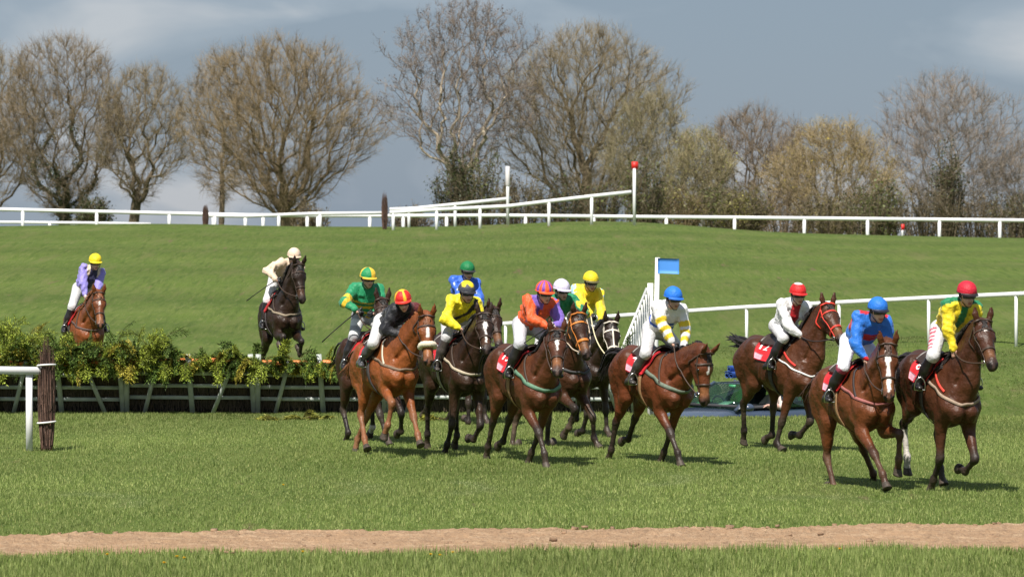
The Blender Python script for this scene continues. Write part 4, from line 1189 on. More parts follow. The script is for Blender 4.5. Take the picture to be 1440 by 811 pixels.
def build_horse(sp):
    p = fit_horse(sp)
    o = horse_fk(p, sp['Y'])
    B = o['B']
    sp['fk'], sp['p'] = o, p
    lo = np.min([v for k, v in o.items() if k not in ('B', 'nd', 'hd')], axis=0) - .2
    hi = np.max([v for k, v in o.items() if k not in ('B', 'nd', 'hd')], axis=0) + .25
    lo[1] = min(lo[1], -.45); hi[1] = max(hi[1], .45); lo[0] = min(lo[0], -1.0)
    f = Field(lo, hi, H_VOX)
    y = (0, 1, 0)
    st = [(-.55, 1.275, .255, .285), (-.30, 1.265, .26, .275), (0, 1.19, .29, .325), (.26, 1.175, .275, .355), (.48, 1.20, .225, .30)]
    f.chain([B(a, 0, b) for a, b, *_ in st], [(w, h) for *_, w, h in st], y, .06)
    f.cap(B(.10, 0, 1.43), B(.46, 0, 1.535), (.09, .08), (.07, .085), y, .09)          # withers
    f.cap(B(-.62, 0, 1.47), B(-.40, 0, 1.47), (.11, .10), (.10, .10), y, .06)          # croup
    for s in (-1, 1):
        f.cap(B(-.44, s * .14, 1.36), B(-.70, s * .13, 1.20), (.135, .19), (.115, .17), y, .06)
        f.cap(B(-.40, s * .20, 1.46), B(-.42, s * .21, 1.42), .06, .06, y, .09)         # point of hip
        f.cap(B(.34, s * .11, 1.46), B(.60, s * .15, 1.12), (.075, .11), (.095, .12), y, .045)   # shoulder blade
        f.cap(B(.72, s * .085, 1.06), B(.70, s * .085, 1.0), (.085, .10), (.075, .08), y, .03)   # breast muscle
        f.cap(B(.36, s * .165, 1.44), B(.57, s * .225, 1.18), .022, .030, y, .045)                # spine of the blade
        f.cap(B(.40, s * .205, 1.10), B(.47, s * .20, .98), (.050, .085), (.045, .065), y, .035)  # triceps
        f.cap(B(-.62, s * .225, 1.30), B(-.70, s * .19, 1.02), (.035, .07), (.035, .06), y, .04)  # ham
        f.cap(B(-.27, s * .335, 1.25), B(-.30, s * .31, 1.12), .055, .065, y, .05, sub=True)      # flank hollow
        f.cap(B(.28, s * .29, 1.05), B(.24, s * .27, .95), .020, .020, y, .05, sub=True)          # behind the elbow
        f.cap(B(-.47, s * .295, 1.18), B(-.42, s * .29, 1.02), .022, .022, y, .05, sub=True)
        for xr in (-.12, -.02, .08):
            f.cap(B(xr + .05, s * .262, 1.28), B(xr - .02, s * .268, 1.02), .014, .014, y, .06)   # ribs
    # neck, arched a little
    n0, poll, nd = o['n0'], o['poll'], o['nd']
    ns = nrm(np.cross((0, 0, 1), nd)); nu = np.cross(nd, ns)
    nm = n0 + .40 * nd + .035 * nu
    nq = n0 + .66 * nd + .03 * nu
    f.chain([B(.44, 0, 1.30), n0 + .13 * nd - .01 * nu, nm, nq, poll - .02 * nu], [(.155, .27), (.140, .245), (.096, .178), (.078, .142), (.070, .105)], ns, .07)
    f.cap(n0 + .05 * nd + .14 * nu, poll - .12 * nd + .075 * nu, (.05, .07), (.035, .05), ns, .05)    # crest
    for s in (-1, 1):
        f.cap(n0 + .10 * nd - .10 * nu + s * .135 * ns, n0 + .66 * nd - .085 * nu + s * .085 * ns, .022, .018, ns, .05, sub=True)   # jugular groove
        f.cap(n0 + .0 * nd + .02 * nu + s * .125 * ns, n0 + .62 * nd + .0 * nu + s * .062 * ns, .030, .022, ns, .05)
    # head
    hd = o['hd']; hs = nrm(np.cross((0, 0, 1), hd)); hn = np.cross(hd, hs)
    if hn[2] < 0 and abs(hd[2]) < .9: hn, hs = -hn, -hs
    HS = 1.15
    H = lambda u, s_, n: poll + HS * (u * hd + s_ * hs + n * hn)
    hc_ = lambda a, b, ra, rb, k, sub=False: f.cap(a, b, tuple(HS * x for x in ra) if not np.isscalar(ra) else HS * ra, tuple(HS * x for x in rb) if not np.isscalar(rb) else HS * rb, hs, k, sub)
    hc_(H(-.02, 0, -.01), H(.16, 0, .0), (.082, .095), (.098, .10), .05)
    hc_(H(.15, 0, 0), H(.47, 0, -.01), (.086, .088), (.048, .058), .04)
    hc_(H(.12, 0, -.10), H(.27, 0, -.085), (.068, .105), (.054, .075), .04)
    hc_(H(.22, 0, -.09), H(.47, 0, -.05), (.040, .06), (.036, .04), .04)
    hc_(H(.50, 0, -.012), H(.545, 0, -.02), (.056, .062), (.050, .052), .03)
    hc_(H(.50, 0, -.07), H(.53, 0, -.075), (.034, .03), (.03, .026), .025)
    for s in (-1, 1):
        hc_(H(.155, s * .072, .042), H(.20, s * .07, .036), .030, .024, .03)          # brow
        hc_(H(.555, s * .034, .004), H(.535, s * .04, .01), .021, .022, .018)         # nostril
        hc_(H(.585, s * .030, .0), H(.560, s * .040, .012), .012, .011, .010, sub=True)
        e0 = H(.01, s * .055, .075); tip = H(-.10 + sp.get('ear', 0), s * .085, .215); md = (e0 + tip) / 2 + .012 * hs * s
        hc_(e0, md, (.034, .026), (.036, .024), .02)
        hc_(md, tip, (.035, .022), (.012, .010), .012)
    # legs
    for lg in LEGS:
        J = [o[lg + str(k)] for k in range(5)]
        s = -1 if lg[0] == 'r' else 1
        if lg[1] == 'f':
            f.cap(J[0], J[1], (.095, .125), (.072, .095), y, .05)
            f.cap(J[1], J[2], (.064, .082), (.043, .048), y, .045)
            v = nrm(J[2] - J[1]); pv = np.cross(v, y)
            f.cap(J[1] + .06 * v - .02 * pv, J[1] + .22 * v - .02 * pv, (.056, .062), (.044, .045), y, .04)
            f.cap(J[2] - .025 * v, J[2] + .03 * nrm(J[3] - J[2]), (.052, .058), (.048, .050), y, .025)
            f.cap(J[2], J[3], (.034, .041), (.031, .039), y, .025)
        else:
            f.cap(J[0], J[1], (.115, .185), (.085, .12), y, .06)
            rb = B(-.74, s * .12, 1.18)
            f.cap(rb, J[1] * .45 + J[2] * .55 + A(-.02, 0, 0), (.10, .15), (.055, .075), y, .07)     # buttock into gaskin
            f.cap(J[1], J[2], (.080, .112), (.040, .050), y, .05)
            hk = nrm(J[2] - J[1])
            f.cap(J[2], J[2] + .045 * hk - .012 * nrm(J[3] - J[2]), (.036, .042), (.022, .024), y, .025)    # point of hock
            f.cap(J[2], J[2] + .06 * nrm(J[3] - J[2]), (.048, .060), (.040, .046), y, .025)
            f.cap(J[2], J[3], (.036, .046), (.033, .041), y, .025)
        if lg[1] == 'h':
            v = nrm(J[2] - J[1]); pv = np.cross(v, y)
            f.cap(J[1] + .05 * v + .035 * pv + A(0, s * .03, 0), J[1] + .26 * v + .01 * pv + A(0, s * .012, 0), (.035, .05), (.024, .03), y, .035)
            f.cap(J[1] + .16 * v - .045 * pv, J[2] + .02 * v - .03 * pv, (.020, .03), (.012, .014), y, .02)     # hamstring to the hock
        f.cap(J[3], J[3] + .01 * nrm(J[4] - J[3]), (.046, .055), (.046, .053), y, .022)
        f.cap(J[3], J[4], (.036, .042), (.041, .045), y, .02)
    V, Q = f.surface()
    # coat colours carried by the animal itself
    C = np.tile(np.array(sp['coat'], float) * np.array((.98, .86, .72)) * sp.get('dark', .92), (len(V), 1))
    bones, tagz = [], []
    for lg in LEGS:
        for k in range(4):
            bones.append((o[lg + str(k)], o[lg + str(k + 1)], (.9, .8, .5, .5)[k])); tagz.append((lg, k))
    nb = len(bones)
    bones += [(B(-.55, 0, 1.27), B(.5, 0, 1.2), 2.6), (n0, poll, 1.3), (poll, o['nose'], 1.0)]
    bi, bt, _ = seg_info(V, bones)
    zz = V[:, 2]
    v1 = vnoise(V, 9, 1); v2 = vnoise(V, 30, 2)
    pts_dark = np.array(sp.get('points', sp['coat']), float)
    lw = np.zeros(len(V)); mud = np.zeros(len(V))
    for i, (lg, k) in enumerate(tagz):
        m = bi == i
        start = .55 if lg[1] == 'f' else .62
        if k == 1: lw[m] = smooth01(bt[m], start, start + .4)
        if k >= 2: lw[m] = 1
        if k == 1: mud[m] = .35 * smooth01(bt[m], .6, 1.0)
        if k >= 2: mud[m] = .5
    C = C + (pts_dark - C) * lw[:, None]
    hm = bi == nb + 2
    rel = V - poll
    hu, hl, hh = rel @ hd / HS, rel @ hs / HS, rel @ hn / HS
    mz = hm * smooth01(hu, .40, .56)
    C = C + (np.array(sp.get('muzzle', (.05, .035, .03))) - C) * (mz * .8)[:, None]
    mz2 = hm * smooth01(hu, .34, .42) * (1 - smooth01(hu, .44, .52)) * .5          # tan band above the nostrils
    C = C + (np.array(sp.get('tan', (.30, .13, .05))) - C) * mz2[:, None]
    pm = np.array(sp.get('mud', (.17, .12, .08)))
    C = C + (pm - C) * np.clip(mud * (.6 + .7 * v1) * sp.get('muddy', .5), 0, .85)[:, None]
    # lighter flank and darker topline
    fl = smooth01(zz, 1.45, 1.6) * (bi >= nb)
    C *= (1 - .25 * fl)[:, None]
    C *= (1 + .10 * v1 + .05 * v2)[:, None]
    for t0, t1, w0, w1 in sp.get('blaze', []):
        tt = np.clip((hu - t0) / (t1 - t0), 0, 1)
        w = w0 + (w1 - w0) * tt
        m = (hu > t0) & (hu < t1) & (np.abs(hl) < w * (1 + .25 * v2)) & (hh > .02)
        C[m & (bi >= nb)] = (.78, .74, .70)
    for lg, a in sp.get('socks', {}).items():
        for i, (l2, k) in enumerate(tagz):
            if l2 == lg:
                m = (bi == i) & ((k == 3) | ((k == 2) & (bt > a)))
                C[m] = np.array((.50, .46, .42)) * (1 + .15 * v1[m])[:, None]
    nst = hm & (hu > .535) & (np.abs(hl) > .018) & (hh > -.03)
    C[nst] = np.array((.012, .008, .008))
    mth = hm & (hu > .44) & (np.abs(hh + .05) < .010)
    C[mth] *= .35
    C = np.clip(C, .004, .9)
    c, s_ = p[0], p[1]
    root = thing('horse', sp['label'], 'horse', (p[0], sp['Y'], sp.get('gz', 0) + p[1]), -p[2])
    COAT = mat('horse_coat', rough=.40, attr=True, noise=.18, scale=22, bump=.12, bscale=90, spec=.28)
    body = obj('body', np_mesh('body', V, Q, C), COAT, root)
    sp['root'], sp['field'] = root, f
    # hooves
    HOOF = mat('hoof_horn', (.062, .045, .033), .6, noise=.4, scale=30, bump=.3)
    for lg in LEGS:
        a, b = o[lg + '3'], o[lg + '4']
        d = nrm(b - a); fw = nrm(np.cross(y, d)) * -1
        if fw @ A(1, 0, 0) < 0 and abs(d[2]) > .5: fw = -fw
        if lg[1] == 'h' or True:
            pass
        rings = []
        for t, r, sh in ((-.015, .045, 0), (.015, .049, .006), (.052, .057, .016), (.070, .060, .020)):
            an = np.arange(12) * math.pi / 6
            rings.append(b + d * t + fw * sh + r * (np.cos(an)[:, None] * fw * 1.12 + np.sin(an)[:, None] * A(0, .95, 0)))
        mb = MB(); mb.grid(np.array(rings), closed=True)
        an = np.arange(12)
        mb.F[3].append(np.stack([np.full(12, 48), 36 + an, 36 + (an + 1) % 12], -1)); mb.V.append((b + d * .066 + fw * .02)[None]); mb.n += 1
        mb.build('hoof', HOOF, root, True)
    # eyes
    EYE = mat('horse_eye', (.01, .006, .004), .08, spec=.8)
    for s in (-1, 1):
        mb = MB(); c0 = f.snap(H(.185, s * .095, .028)[None], -.004)[0][0]
        mb.tube([c0 - hs * s * .018, c0 - hs * s * .008, c0 + hs * s * .006, c0 + hs * s * .013], [.008, .026, .021, .004], 8)
        mb.build('eye', EYE, body, True)
    hair = np.array(sp.get('hair', (.018, .013, .011)))
    HAIR = mat('horse_hair', rough=.5, attr=True, noise=.3, scale=60)
    # mane
    r = np.random.default_rng(int(sp['Y'] * 10))
    mb = MB()
    sd = sp.get('mane_side', -1)
    for i in range(150):
        t = r.random()
        q = (n0 * (1 - t) + poll * t) + .05 * nu * math.sin(t * 3.1)
        q = q + nu * (.20 - .07 * t) * (1 if t > .1 else .8) + ns * r.normal() * .012
        q = f.snap(q[None], -.01, 5)[0][0]
        L = .10 + .07 * r.random()
        dr = nrm(nu * .6 + ns * sd * (.5 + .4 * r.random()) - nd * .5 + r.normal(size=3) * .2)
        pts = [q]
        for k in range(4):
            pts.append(pts[-1] + dr * L / 4); dr = nrm(dr + A(0, 0, -.42) - nd * .1 + ns * sd * .1)
        pp = f.snap(np.array(pts), .012, 2)[0]
        dd = f.sample(np.array(pts)) < .01
        P = np.where(dd[:, None], pp, np.array(pts)); P[0] = q
        mb.tube(P, [.012, .012, .010, .007, .002], 3, False, hair * (.7 + .7 * r.random()))
    mb.build('mane', HAIR, root, True)
    mb = MB()
    for i in range(14):                                    # forelock
        q = H(.0, r.normal() * .02, .095)
        P = [q, H(.04, r.normal() * .018, .112), H(.09, r.normal() * .022, .106), H(.13 + .05 * r.random(), r.normal() * .026, .100)]
        mb.tube(P, [.009, .009, .007, .002], 3, False, hair * (.7 + .7 * r.random()))
    mb.build('forelock', HAIR, root, True)
    # tail
    mb = MB()
    tb = B(-.83, 0, 1.42)
    tl = sp.get('tail', (-.5, 0.0, -.85))
    tdir = nrm(A(-1, 0, .25)); end = nrm(A(*tl)); Lt = sp.get('tail_len', .85)
    for i in range(95):
        o0 = r.normal(size=3) * A(.02, .028, .022)
        P = [tb + o0 + A(.06, 0, -.01)]; dr = tdir + r.normal(size=3) * .05
        L = Lt * (.6 + .4 * r.random()); fan = r.normal(size=3) * .16
        for k in range(8):
            w = (k / 7) ** .8
            dd = nrm(nrm(dr) * (1 - w) + (end + fan * w) * w + A(0, .12 * math.sin(k * 1.1 + i * .05), 0))
            P.append(P[-1] + dd * L / 8)
        mb.tube(P, np.array([.012, .018, .02, .02, .018, .016, .013, .009, .003]) * .95, 3, False, hair * (.6 + .8 * r.random()))
    mb.tube([tb + A(.06, 0, 0), tb + tdir * .08, tb + tdir * .16 + end * .08, tb + tdir * .2 + end * .22, tb + tdir * .2 + end * .36], [.05, .048, .045, .04, .02], 8, True, hair * .8)
    mb.build('tail', HAIR, root, True)
    sp['H'] = H; sp['hs'] = hs; sp['hn'] = hn
    return sp

def ribbon(mb, P, N, w, th, closed=False, col=None):
    P = np.asarray(P, float); N = np.asarray(N, float)
    if closed: T = np.roll(P, -1, 0) - np.roll(P, 1, 0)
    else: T = np.gradient(P, axis=0)
    T /= np.linalg.norm(T, axis=1)[:, None] + 1e-9
    S = np.cross(T, N); S /= np.linalg.norm(S, axis=1)[:, None] + 1e-9
    ring = np.stack([P + S * w / 2, P + S * w / 2 + N * th, P - S * w / 2 + N * th, P - S * w / 2], 1)
    m = len(P)
    i = np.arange(m if closed else m - 1)[:, None]; j = np.arange(4)[None]; k = (j + 1) % 4; i2 = (i + 1) % m
    Fq = np.stack([i * 4 + j, i * 4 + k, i2 * 4 + k, i2 * 4 + j], -1).reshape(-1, 4)
    mb.add(ring.reshape(-1, 3), Fq, col)

def text_tris(s):
    cu = bpy.data.curves.new('t', 'FONT'); cu.body = s; cu.align_x = 'CENTER'; cu.align_y = 'CENTER'; cu.offset = .012
    ob = bpy.data.objects.new('t', cu)
    COL.objects.link(ob)
    me = bpy.data.meshes.new_from_object(ob.evaluated_get(bpy.context.evaluated_depsgraph_get()))
    me.calc_loop_triangles()
    V = np.array([v.co[:2] for v in me.vertices]); T = np.array([t.vertices[:] for t in me.loop_triangles])
    bpy.data.objects.remove(ob); bpy.data.curves.remove(cu); bpy.data.meshes.remove(me)
    # subdivide long triangles twice so the digits can follow the cloth
    for _ in range(1):
        n = len(V); E = {}; V = list(V); NT = []
        def mid(a, b):
            key = (min(a, b), max(a, b))
            if key not in E: E[key] = len(V); V.append((V[a] + V[b]) / 2)
            return E[key]
        for a, b, c in T:
            x, y, z = mid(a, b), mid(b, c), mid(c, a)
            NT += [(a, x, z), (x, b, y), (z, y, c), (x, y, z)]
        V = np.array(V); T = np.array(NT)
    return V, T

def tack(sp, hands):
    f, o, root, H, hs, hn = sp['field'], sp['fk'], sp['root'], sp['H'], sp['hs'], sp['hn']
    B = o['B']; tk = sp['tack']
    LEA = mat('dark_leather', (.035, .02, .014), .45, noise=.3, scale=20)
    def loop(pts, off, n=36):
        return f.snap(pts, off)
    # saddle cloth: a sheet laid over the back
    def drape(x, a, off, R=.42):
        base = np.array([B(xx, 0, 1.2) for xx in np.ravel(x)])
        up = nrm(B(0, 0, 2) - B(0, 0, 1)); aa = np.ravel(a)
        P = base + R * (np.cos(aa)[:, None] * up - np.sin(aa)[:, None] * A(0, -1, 0))
        P2, N = f.snap(P, off)
        return P2.reshape(*np.shape(x), 3), N.reshape(*np.shape(x), 3)
    cc = tk.get('cloth', (.55, .02, .03))
    gx, ga = np.meshgrid(np.linspace(-.24, .20, 11), np.linspace(-1.32, 1.32, 27), indexing='ij')
    G, N = drape(gx, ga, .022)
    mb = MB(); mb.shell(G, N, .014)
    CL = mat('race_cloth', (.52, .012, .02), .75, noise=.12, scale=40, bump=.15, bscale=300)
    cl = mb.build('saddle_cloth', CL, root, True)
    PAN = mat('cloth_panel', (.72, .38, .46), .7, noise=.25, scale=90)
    WH = mat('cloth_white', (.78, .74, .73), .7)
    for s in (-1, 1):
        # number and the pale sponsor panel below it, on both flanks (s=-1: the horse's right)
        a0, a1 = (1.04, 1.28)
        px_, pa_ = np.meshgrid(np.linspace(-.228, -.05, 6), np.linspace(a0, a1, 6) * (s), indexing='ij')
        # B's a>0 is the left side
        G2, N2 = drape(px_, pa_, .0275)
        m2 = MB(); m2.shell(G2, N2, .004); m2.build('sponsor_panel', PAN, cl, True)
        V, T = text_tris(sp['number'])
        sc = .22
        # upright seen from the flank: text right = forward for the right side, backward for the left
        u = V[:, 0] * sc * (-s) - .115
        an = (.70 - V[:, 1] * sc / .42) * s
        P, NN = drape(u, an, .029)
        m3 = MB(); m3.add(P, T if s < 0 else T[:, ::-1]); m3.build('number', WH, cl, True)
    # saddle with a raised pommel and cantle
    gx, ga = np.meshgrid(np.linspace(-.22, .26, 13), np.linspace(-.62, .62, 17), indexing='ij')
    G, N = drape(gx, ga, .03)
    hgt = .03 + .05 * np.exp(-((gx - .24) / .08) ** 2) * np.exp(-(ga / .35) ** 2) + .045 * np.exp(-((gx + .2) / .08) ** 2) * np.exp(-(ga / .5) ** 2)
    mb = MB(); mb.shell(G + N * hgt[..., None], N, .03)
    mb.build('saddle', mat('saddle_leather', (.03, .018, .013), .4, noise=.25, scale=15), root, True)
    # red and dark girth pad hanging in front of the rider's knee
    if tk.get('pad'):
        gx, ga = np.meshgrid(np.linspace(.10, .34, 8), np.linspace(.25, 1.25, 14), indexing='ij')
        for s in (-1, 1):
            G, N = drape(gx + (ga - .25) * -.10, ga * s, .034)
            mb = MB(); mb.shell(G, N, .012)
            mb.build('saddle_pad', mat('pad_' + str(tk['pad']), tk['pad'], .6, noise=.25, scale=25, bump=.2), root, True)
    # girth
    an = np.linspace(0, 2 * math.pi, 48, endpoint=False)
    P, N = drape(np.full(48, .17), an, .006)
    mb = MB(); ribbon(mb, P, N, .075, .008, True)
    mb.build('girth', mat('girth_web_' + str(tk.get('girth', 0)), [(.30, .17, .08), (.06, .05, .05), (.55, .52, .48)][tk.get('girth', 0)], .7, noise=.3, scale=50), root, True)
    # breast girth round the front of the chest
    if tk.get('breast') is not None:
        Pn = []
        for i in np.linspace(-1, 1, 41):
            t = abs(i)
            x = .84 - .62 * t ** 1.5; yy = .40 * math.sin(i * 1.35); z = 1.16 + .26 * t ** 1.6
            Pn.append(B(x, yy, z))
        P, N = f.snap(np.array(Pn), .006)
        mb = MB(); ribbon(mb, P, N, tk.get('breast_w', .05) * .72, .006)
        mb.build('breast_girth', mat('breast_web_' + str(tk['breast']), tk['breast'], .75, noise=.2, scale=40), root, True)
        Pn = [n for n in np.linspace(0, 1, 24)]
        arc = np.array([o['n0'] + .02 * o['nd'] + .30 * (math.sin(a) * A(0, 1, 0) + math.cos(a) * nrm(np.cross(o['nd'], A(0, 1, 0)))) for a in np.linspace(-1.9, 1.9, 24)])
        P, N = f.snap(arc, .006)
        mb = MB(); ribbon(mb, P, N, .03, .007)
        mb.build('neck_strap', mat('neck_strap_' + str(tk.get('neck', (.05, .03, .02))), tk.get('neck', (.05, .03, .02)), .7), root, True)
    # bridle: headpiece, browband, cheek pieces, noseband, throat lash, bit rings
    bc = tk.get('bridle', (.05, .028, .018)); bm = mat('bridle_' + str(bc), bc, .5, noise=.2, scale=60)
    an = np.linspace(0, 2 * math.pi, 30, endpoint=False)
    mb = MB()
    def head_loop(u, du, w=.022, R=.15, rng=None, nc=-.03):
        a = an if rng is None else np.linspace(*rng, 20)
        P = np.array([H(u + du * (math.cos(t)), R * math.sin(t), nc + R * math.cos(t)) for t in a])
        P, N = f.snap(P, .004)
        ribbon(mb, P, N, w, .006, rng is None)
    head_loop(.105, .02, .028, rng=(-1.5, 1.5))
    head_loop(.36, 0, tk.get('nose_w', .026))
    head_loop(.04, -.04, .02)
    for s in (-1, 1):
        P = np.array([H(u, s * .13, .03 - .06 * t) for t, u in zip(np.linspace(0, 1, 14), np.linspace(.03, .45, 14))])
        P, N = f.snap(P, .004)
        ribbon(mb, P, N, .02, .006)
    if tk.get('star'):                                     # straps meeting down the middle of the face
        P, N = f.snap(np.array([H(u, 0, .12) for u in np.linspace(.02, .45, 16)]), .004)
        ribbon(mb, P, N, .022, .006)
    mb.build('bridle', bm, root, False)
    MET = mat('bit_steel', (.55, .54, .52), .25, metal=1)
    bits = []
    for s in (-1, 1):
        c0 = H(.455, s * .064, -.055); bits.append(c0)
        mb = MB(); P = [c0 + .034 * (math.cos(t) * hn + math.sin(t) * o['hd']) for t in np.linspace(0, 2 * math.pi, 13)]
        mb.tube(P, .005, 5, False); mb.build('bit_ring', MET, root, True)
    if tk.get('sheepskin'):
        mb = MB()
        P = np.array([H(.355 + .004 * math.cos(3 * t), .15 * math.sin(t), -.01 + .15 * math.cos(t)) for t in np.linspace(-1.7, 1.7, 26)])
        P, N = f.snap(P, .02)
        mb.tube(P, .042 + .003 * np.sin(np.arange(26) * 2.4), 9)
        mb.build('sheepskin_noseband', mat('sheepskin', (.80, .72, .55), .95, noise=.15, scale=60, bump=.8, bscale=110), root, True)
    # reins from the bit to the rider's hands
    mb = MB()
    rc = tk.get('rein', bc)
    for s, c0 in zip((-1, 1), bits):
        h = hands[0] if s < 0 else hands[1]
        ts = np.linspace(0, 1, 14)
        P = np.array([c0 * (1 - t) + h * t + A(0, s * .05 * math.sin(t * math.pi), -.05 * math.sin(t * math.pi)) for t in ts])
        d = f.sample(P); g = f.grad(P)
        P = P + np.clip(.018 - d, 0, .12)[:, None] * g
        P[-1] = h
        mb.tube(P, .0095, 5)
    lp = np.array([hands[0], (hands[0] + hands[1]) / 2 + A(-.05, 0, -.06), hands[1]])
    mb.tube(lp, .009, 5)
    mb.build('reins', mat('rein_' + str(rc), rc, .6, noise=.2, scale=60), root, True)
# ---------------------------------------------------------------- riders
def ik(a, b, l1, l2, pole):
    d = b - a; L = np.linalg.norm(d); u = d / L
    if L > (l1 + l2) * .995: b = a + u * (l1 + l2) * .995; d = b - a; L = np.linalg.norm(d)
    x = (l1 * l1 - l2 * l2 + L * L) / (2 * L); h = math.sqrt(max(l1 * l1 - x * x, 0))
    q = np.asarray(pole, float); q = q - u * (q @ u)
    return a + u * x + nrm(q) * h, b

def rider_fk(q, sp):
    B = sp['fk']['B']
    dx, dz, tau, lam, psi, ht, hl = q[:7]
    P0 = B(-.13 + dx, 0, 1.755 + dz)
    t = A(math.cos(tau) * math.cos(lam), math.sin(lam), math.sin(tau) * math.cos(lam))
    l0 = A(-math.sin(psi), math.cos(psi), 0); s = nrm(l0 - t * (l0 @ t)); n = np.cross(s, t) * 1.0   # n: chest front? see below
    NB = P0 + .47 * t
    o = dict(P0=P0, t=t, s=s, n=np.cross(t, s), NB=NB, sh_l=NB - .035 * t + .175 * s, sh_r=NB - .035 * t - .175 * s)
    h = nrm(A(math.cos(ht) * math.cos(hl), math.sin(hl), math.sin(ht)))
    o['hdir'] = h
    o['head'] = NB + .05 * t + .15 * h
    o['hand_r'] = B(q[7], q[8], q[9]); o['hand_l'] = B(q[10], q[11], q[12])
    o['foot_r'] = B(q[13], q[14], q[15]); o['foot_l'] = B(q[13] + .02, -q[14], q[15])
    return o

def fit_rider(sp):
    m = sp['r']; p = sp['p']; Y = sp['Y']; gz = sp.get('gz', 0)
    x0 = np.array([m.get('dx', 0), m.get('dz', 0), (m.get('tau', 38) - 5) * D2R, m.get('lam', 0) * D2R, m.get('psi', 0) * D2R, m.get('ht', 34) * D2R, 0,
                   m.get('hx', .60), -.075, 1.72, m.get('hx', .60), .075, 1.72, -.01, -.345, 1.13])
    sg = np.array([.06, .06, 9 * D2R, 6 * D2R, 12 * D2R, 10 * D2R, 10 * D2R, .10, .05, .08, .10, .05, .08, .07, .025, .08])
    c, s = math.cos(p[2]), math.sin(p[2])
    mk = [(k, (m[k][0], m[k][1] - (6 if k[:2] == 'sh' else 0))) for k in ('head', 'sh_r', 'sh_l', 'hand_r', 'hand_l', 'foot_r') if k in m]
    def res(q):
        o = rider_fk(q, sp)
        r = list((q - x0) / sg)
        for k, (u, v) in mk:
            w = o[k]
            pu, pv = project((p[0] + c * w[0] + s * w[1], Y - s * w[0] + c * w[1], gz + p[1] + w[2]))
            r += [(pu - u) / 1.6, (pv - v) / 1.6]
        return np.array(r)
    return solve(res, x0)

def finger_hand(wr, dirv, side, palm_dn, name, m, parent, sg):
    """palm, four curled fingers of unequal length and a thumb closing on them, gripping a rein"""
    d, w, n = nrm(dirv), nrm(side), nrm(palm_dn)
    lo, hi = wr - .17, wr + .17
    f = Field(lo, hi, .0085)
    f.cap(wr - .01 * d, wr + .07 * d, (.030, .020), (.040, .017), w, .02)
    for i, L in enumerate((.043, .047, .044, .035)):
        k0 = wr + .078 * d + w * (.030 - .020 * i)
        k1 = k0 + L * nrm(d * .35 + n); k2 = k1 + L * .7 * nrm(-d * .9 + n * .35); k3 = k2 + L * .4 * nrm(-d * .7 - n * .7)
        f.chain([k0 - .01 * d, k1, k2, k3], [.0108, .0102, .0094, .0085], w, .006)
    t0 = wr + .02 * d + w * .030
    t1 = t0 + .038 * nrm(d * .6 + w * .7 + n * .3); t2 = t1 + .034 * nrm(d * .5 - w * .5 + n * .7)
    f.chain([t0, t1, t2], [.014, .0115, .0095], w, .008)
    f.cap(wr - .05 * d, wr, .028, .027, w, .015)
    V, Q = f.surface()
    return obj(name, np_mesh(name, V, Q), m, parent)

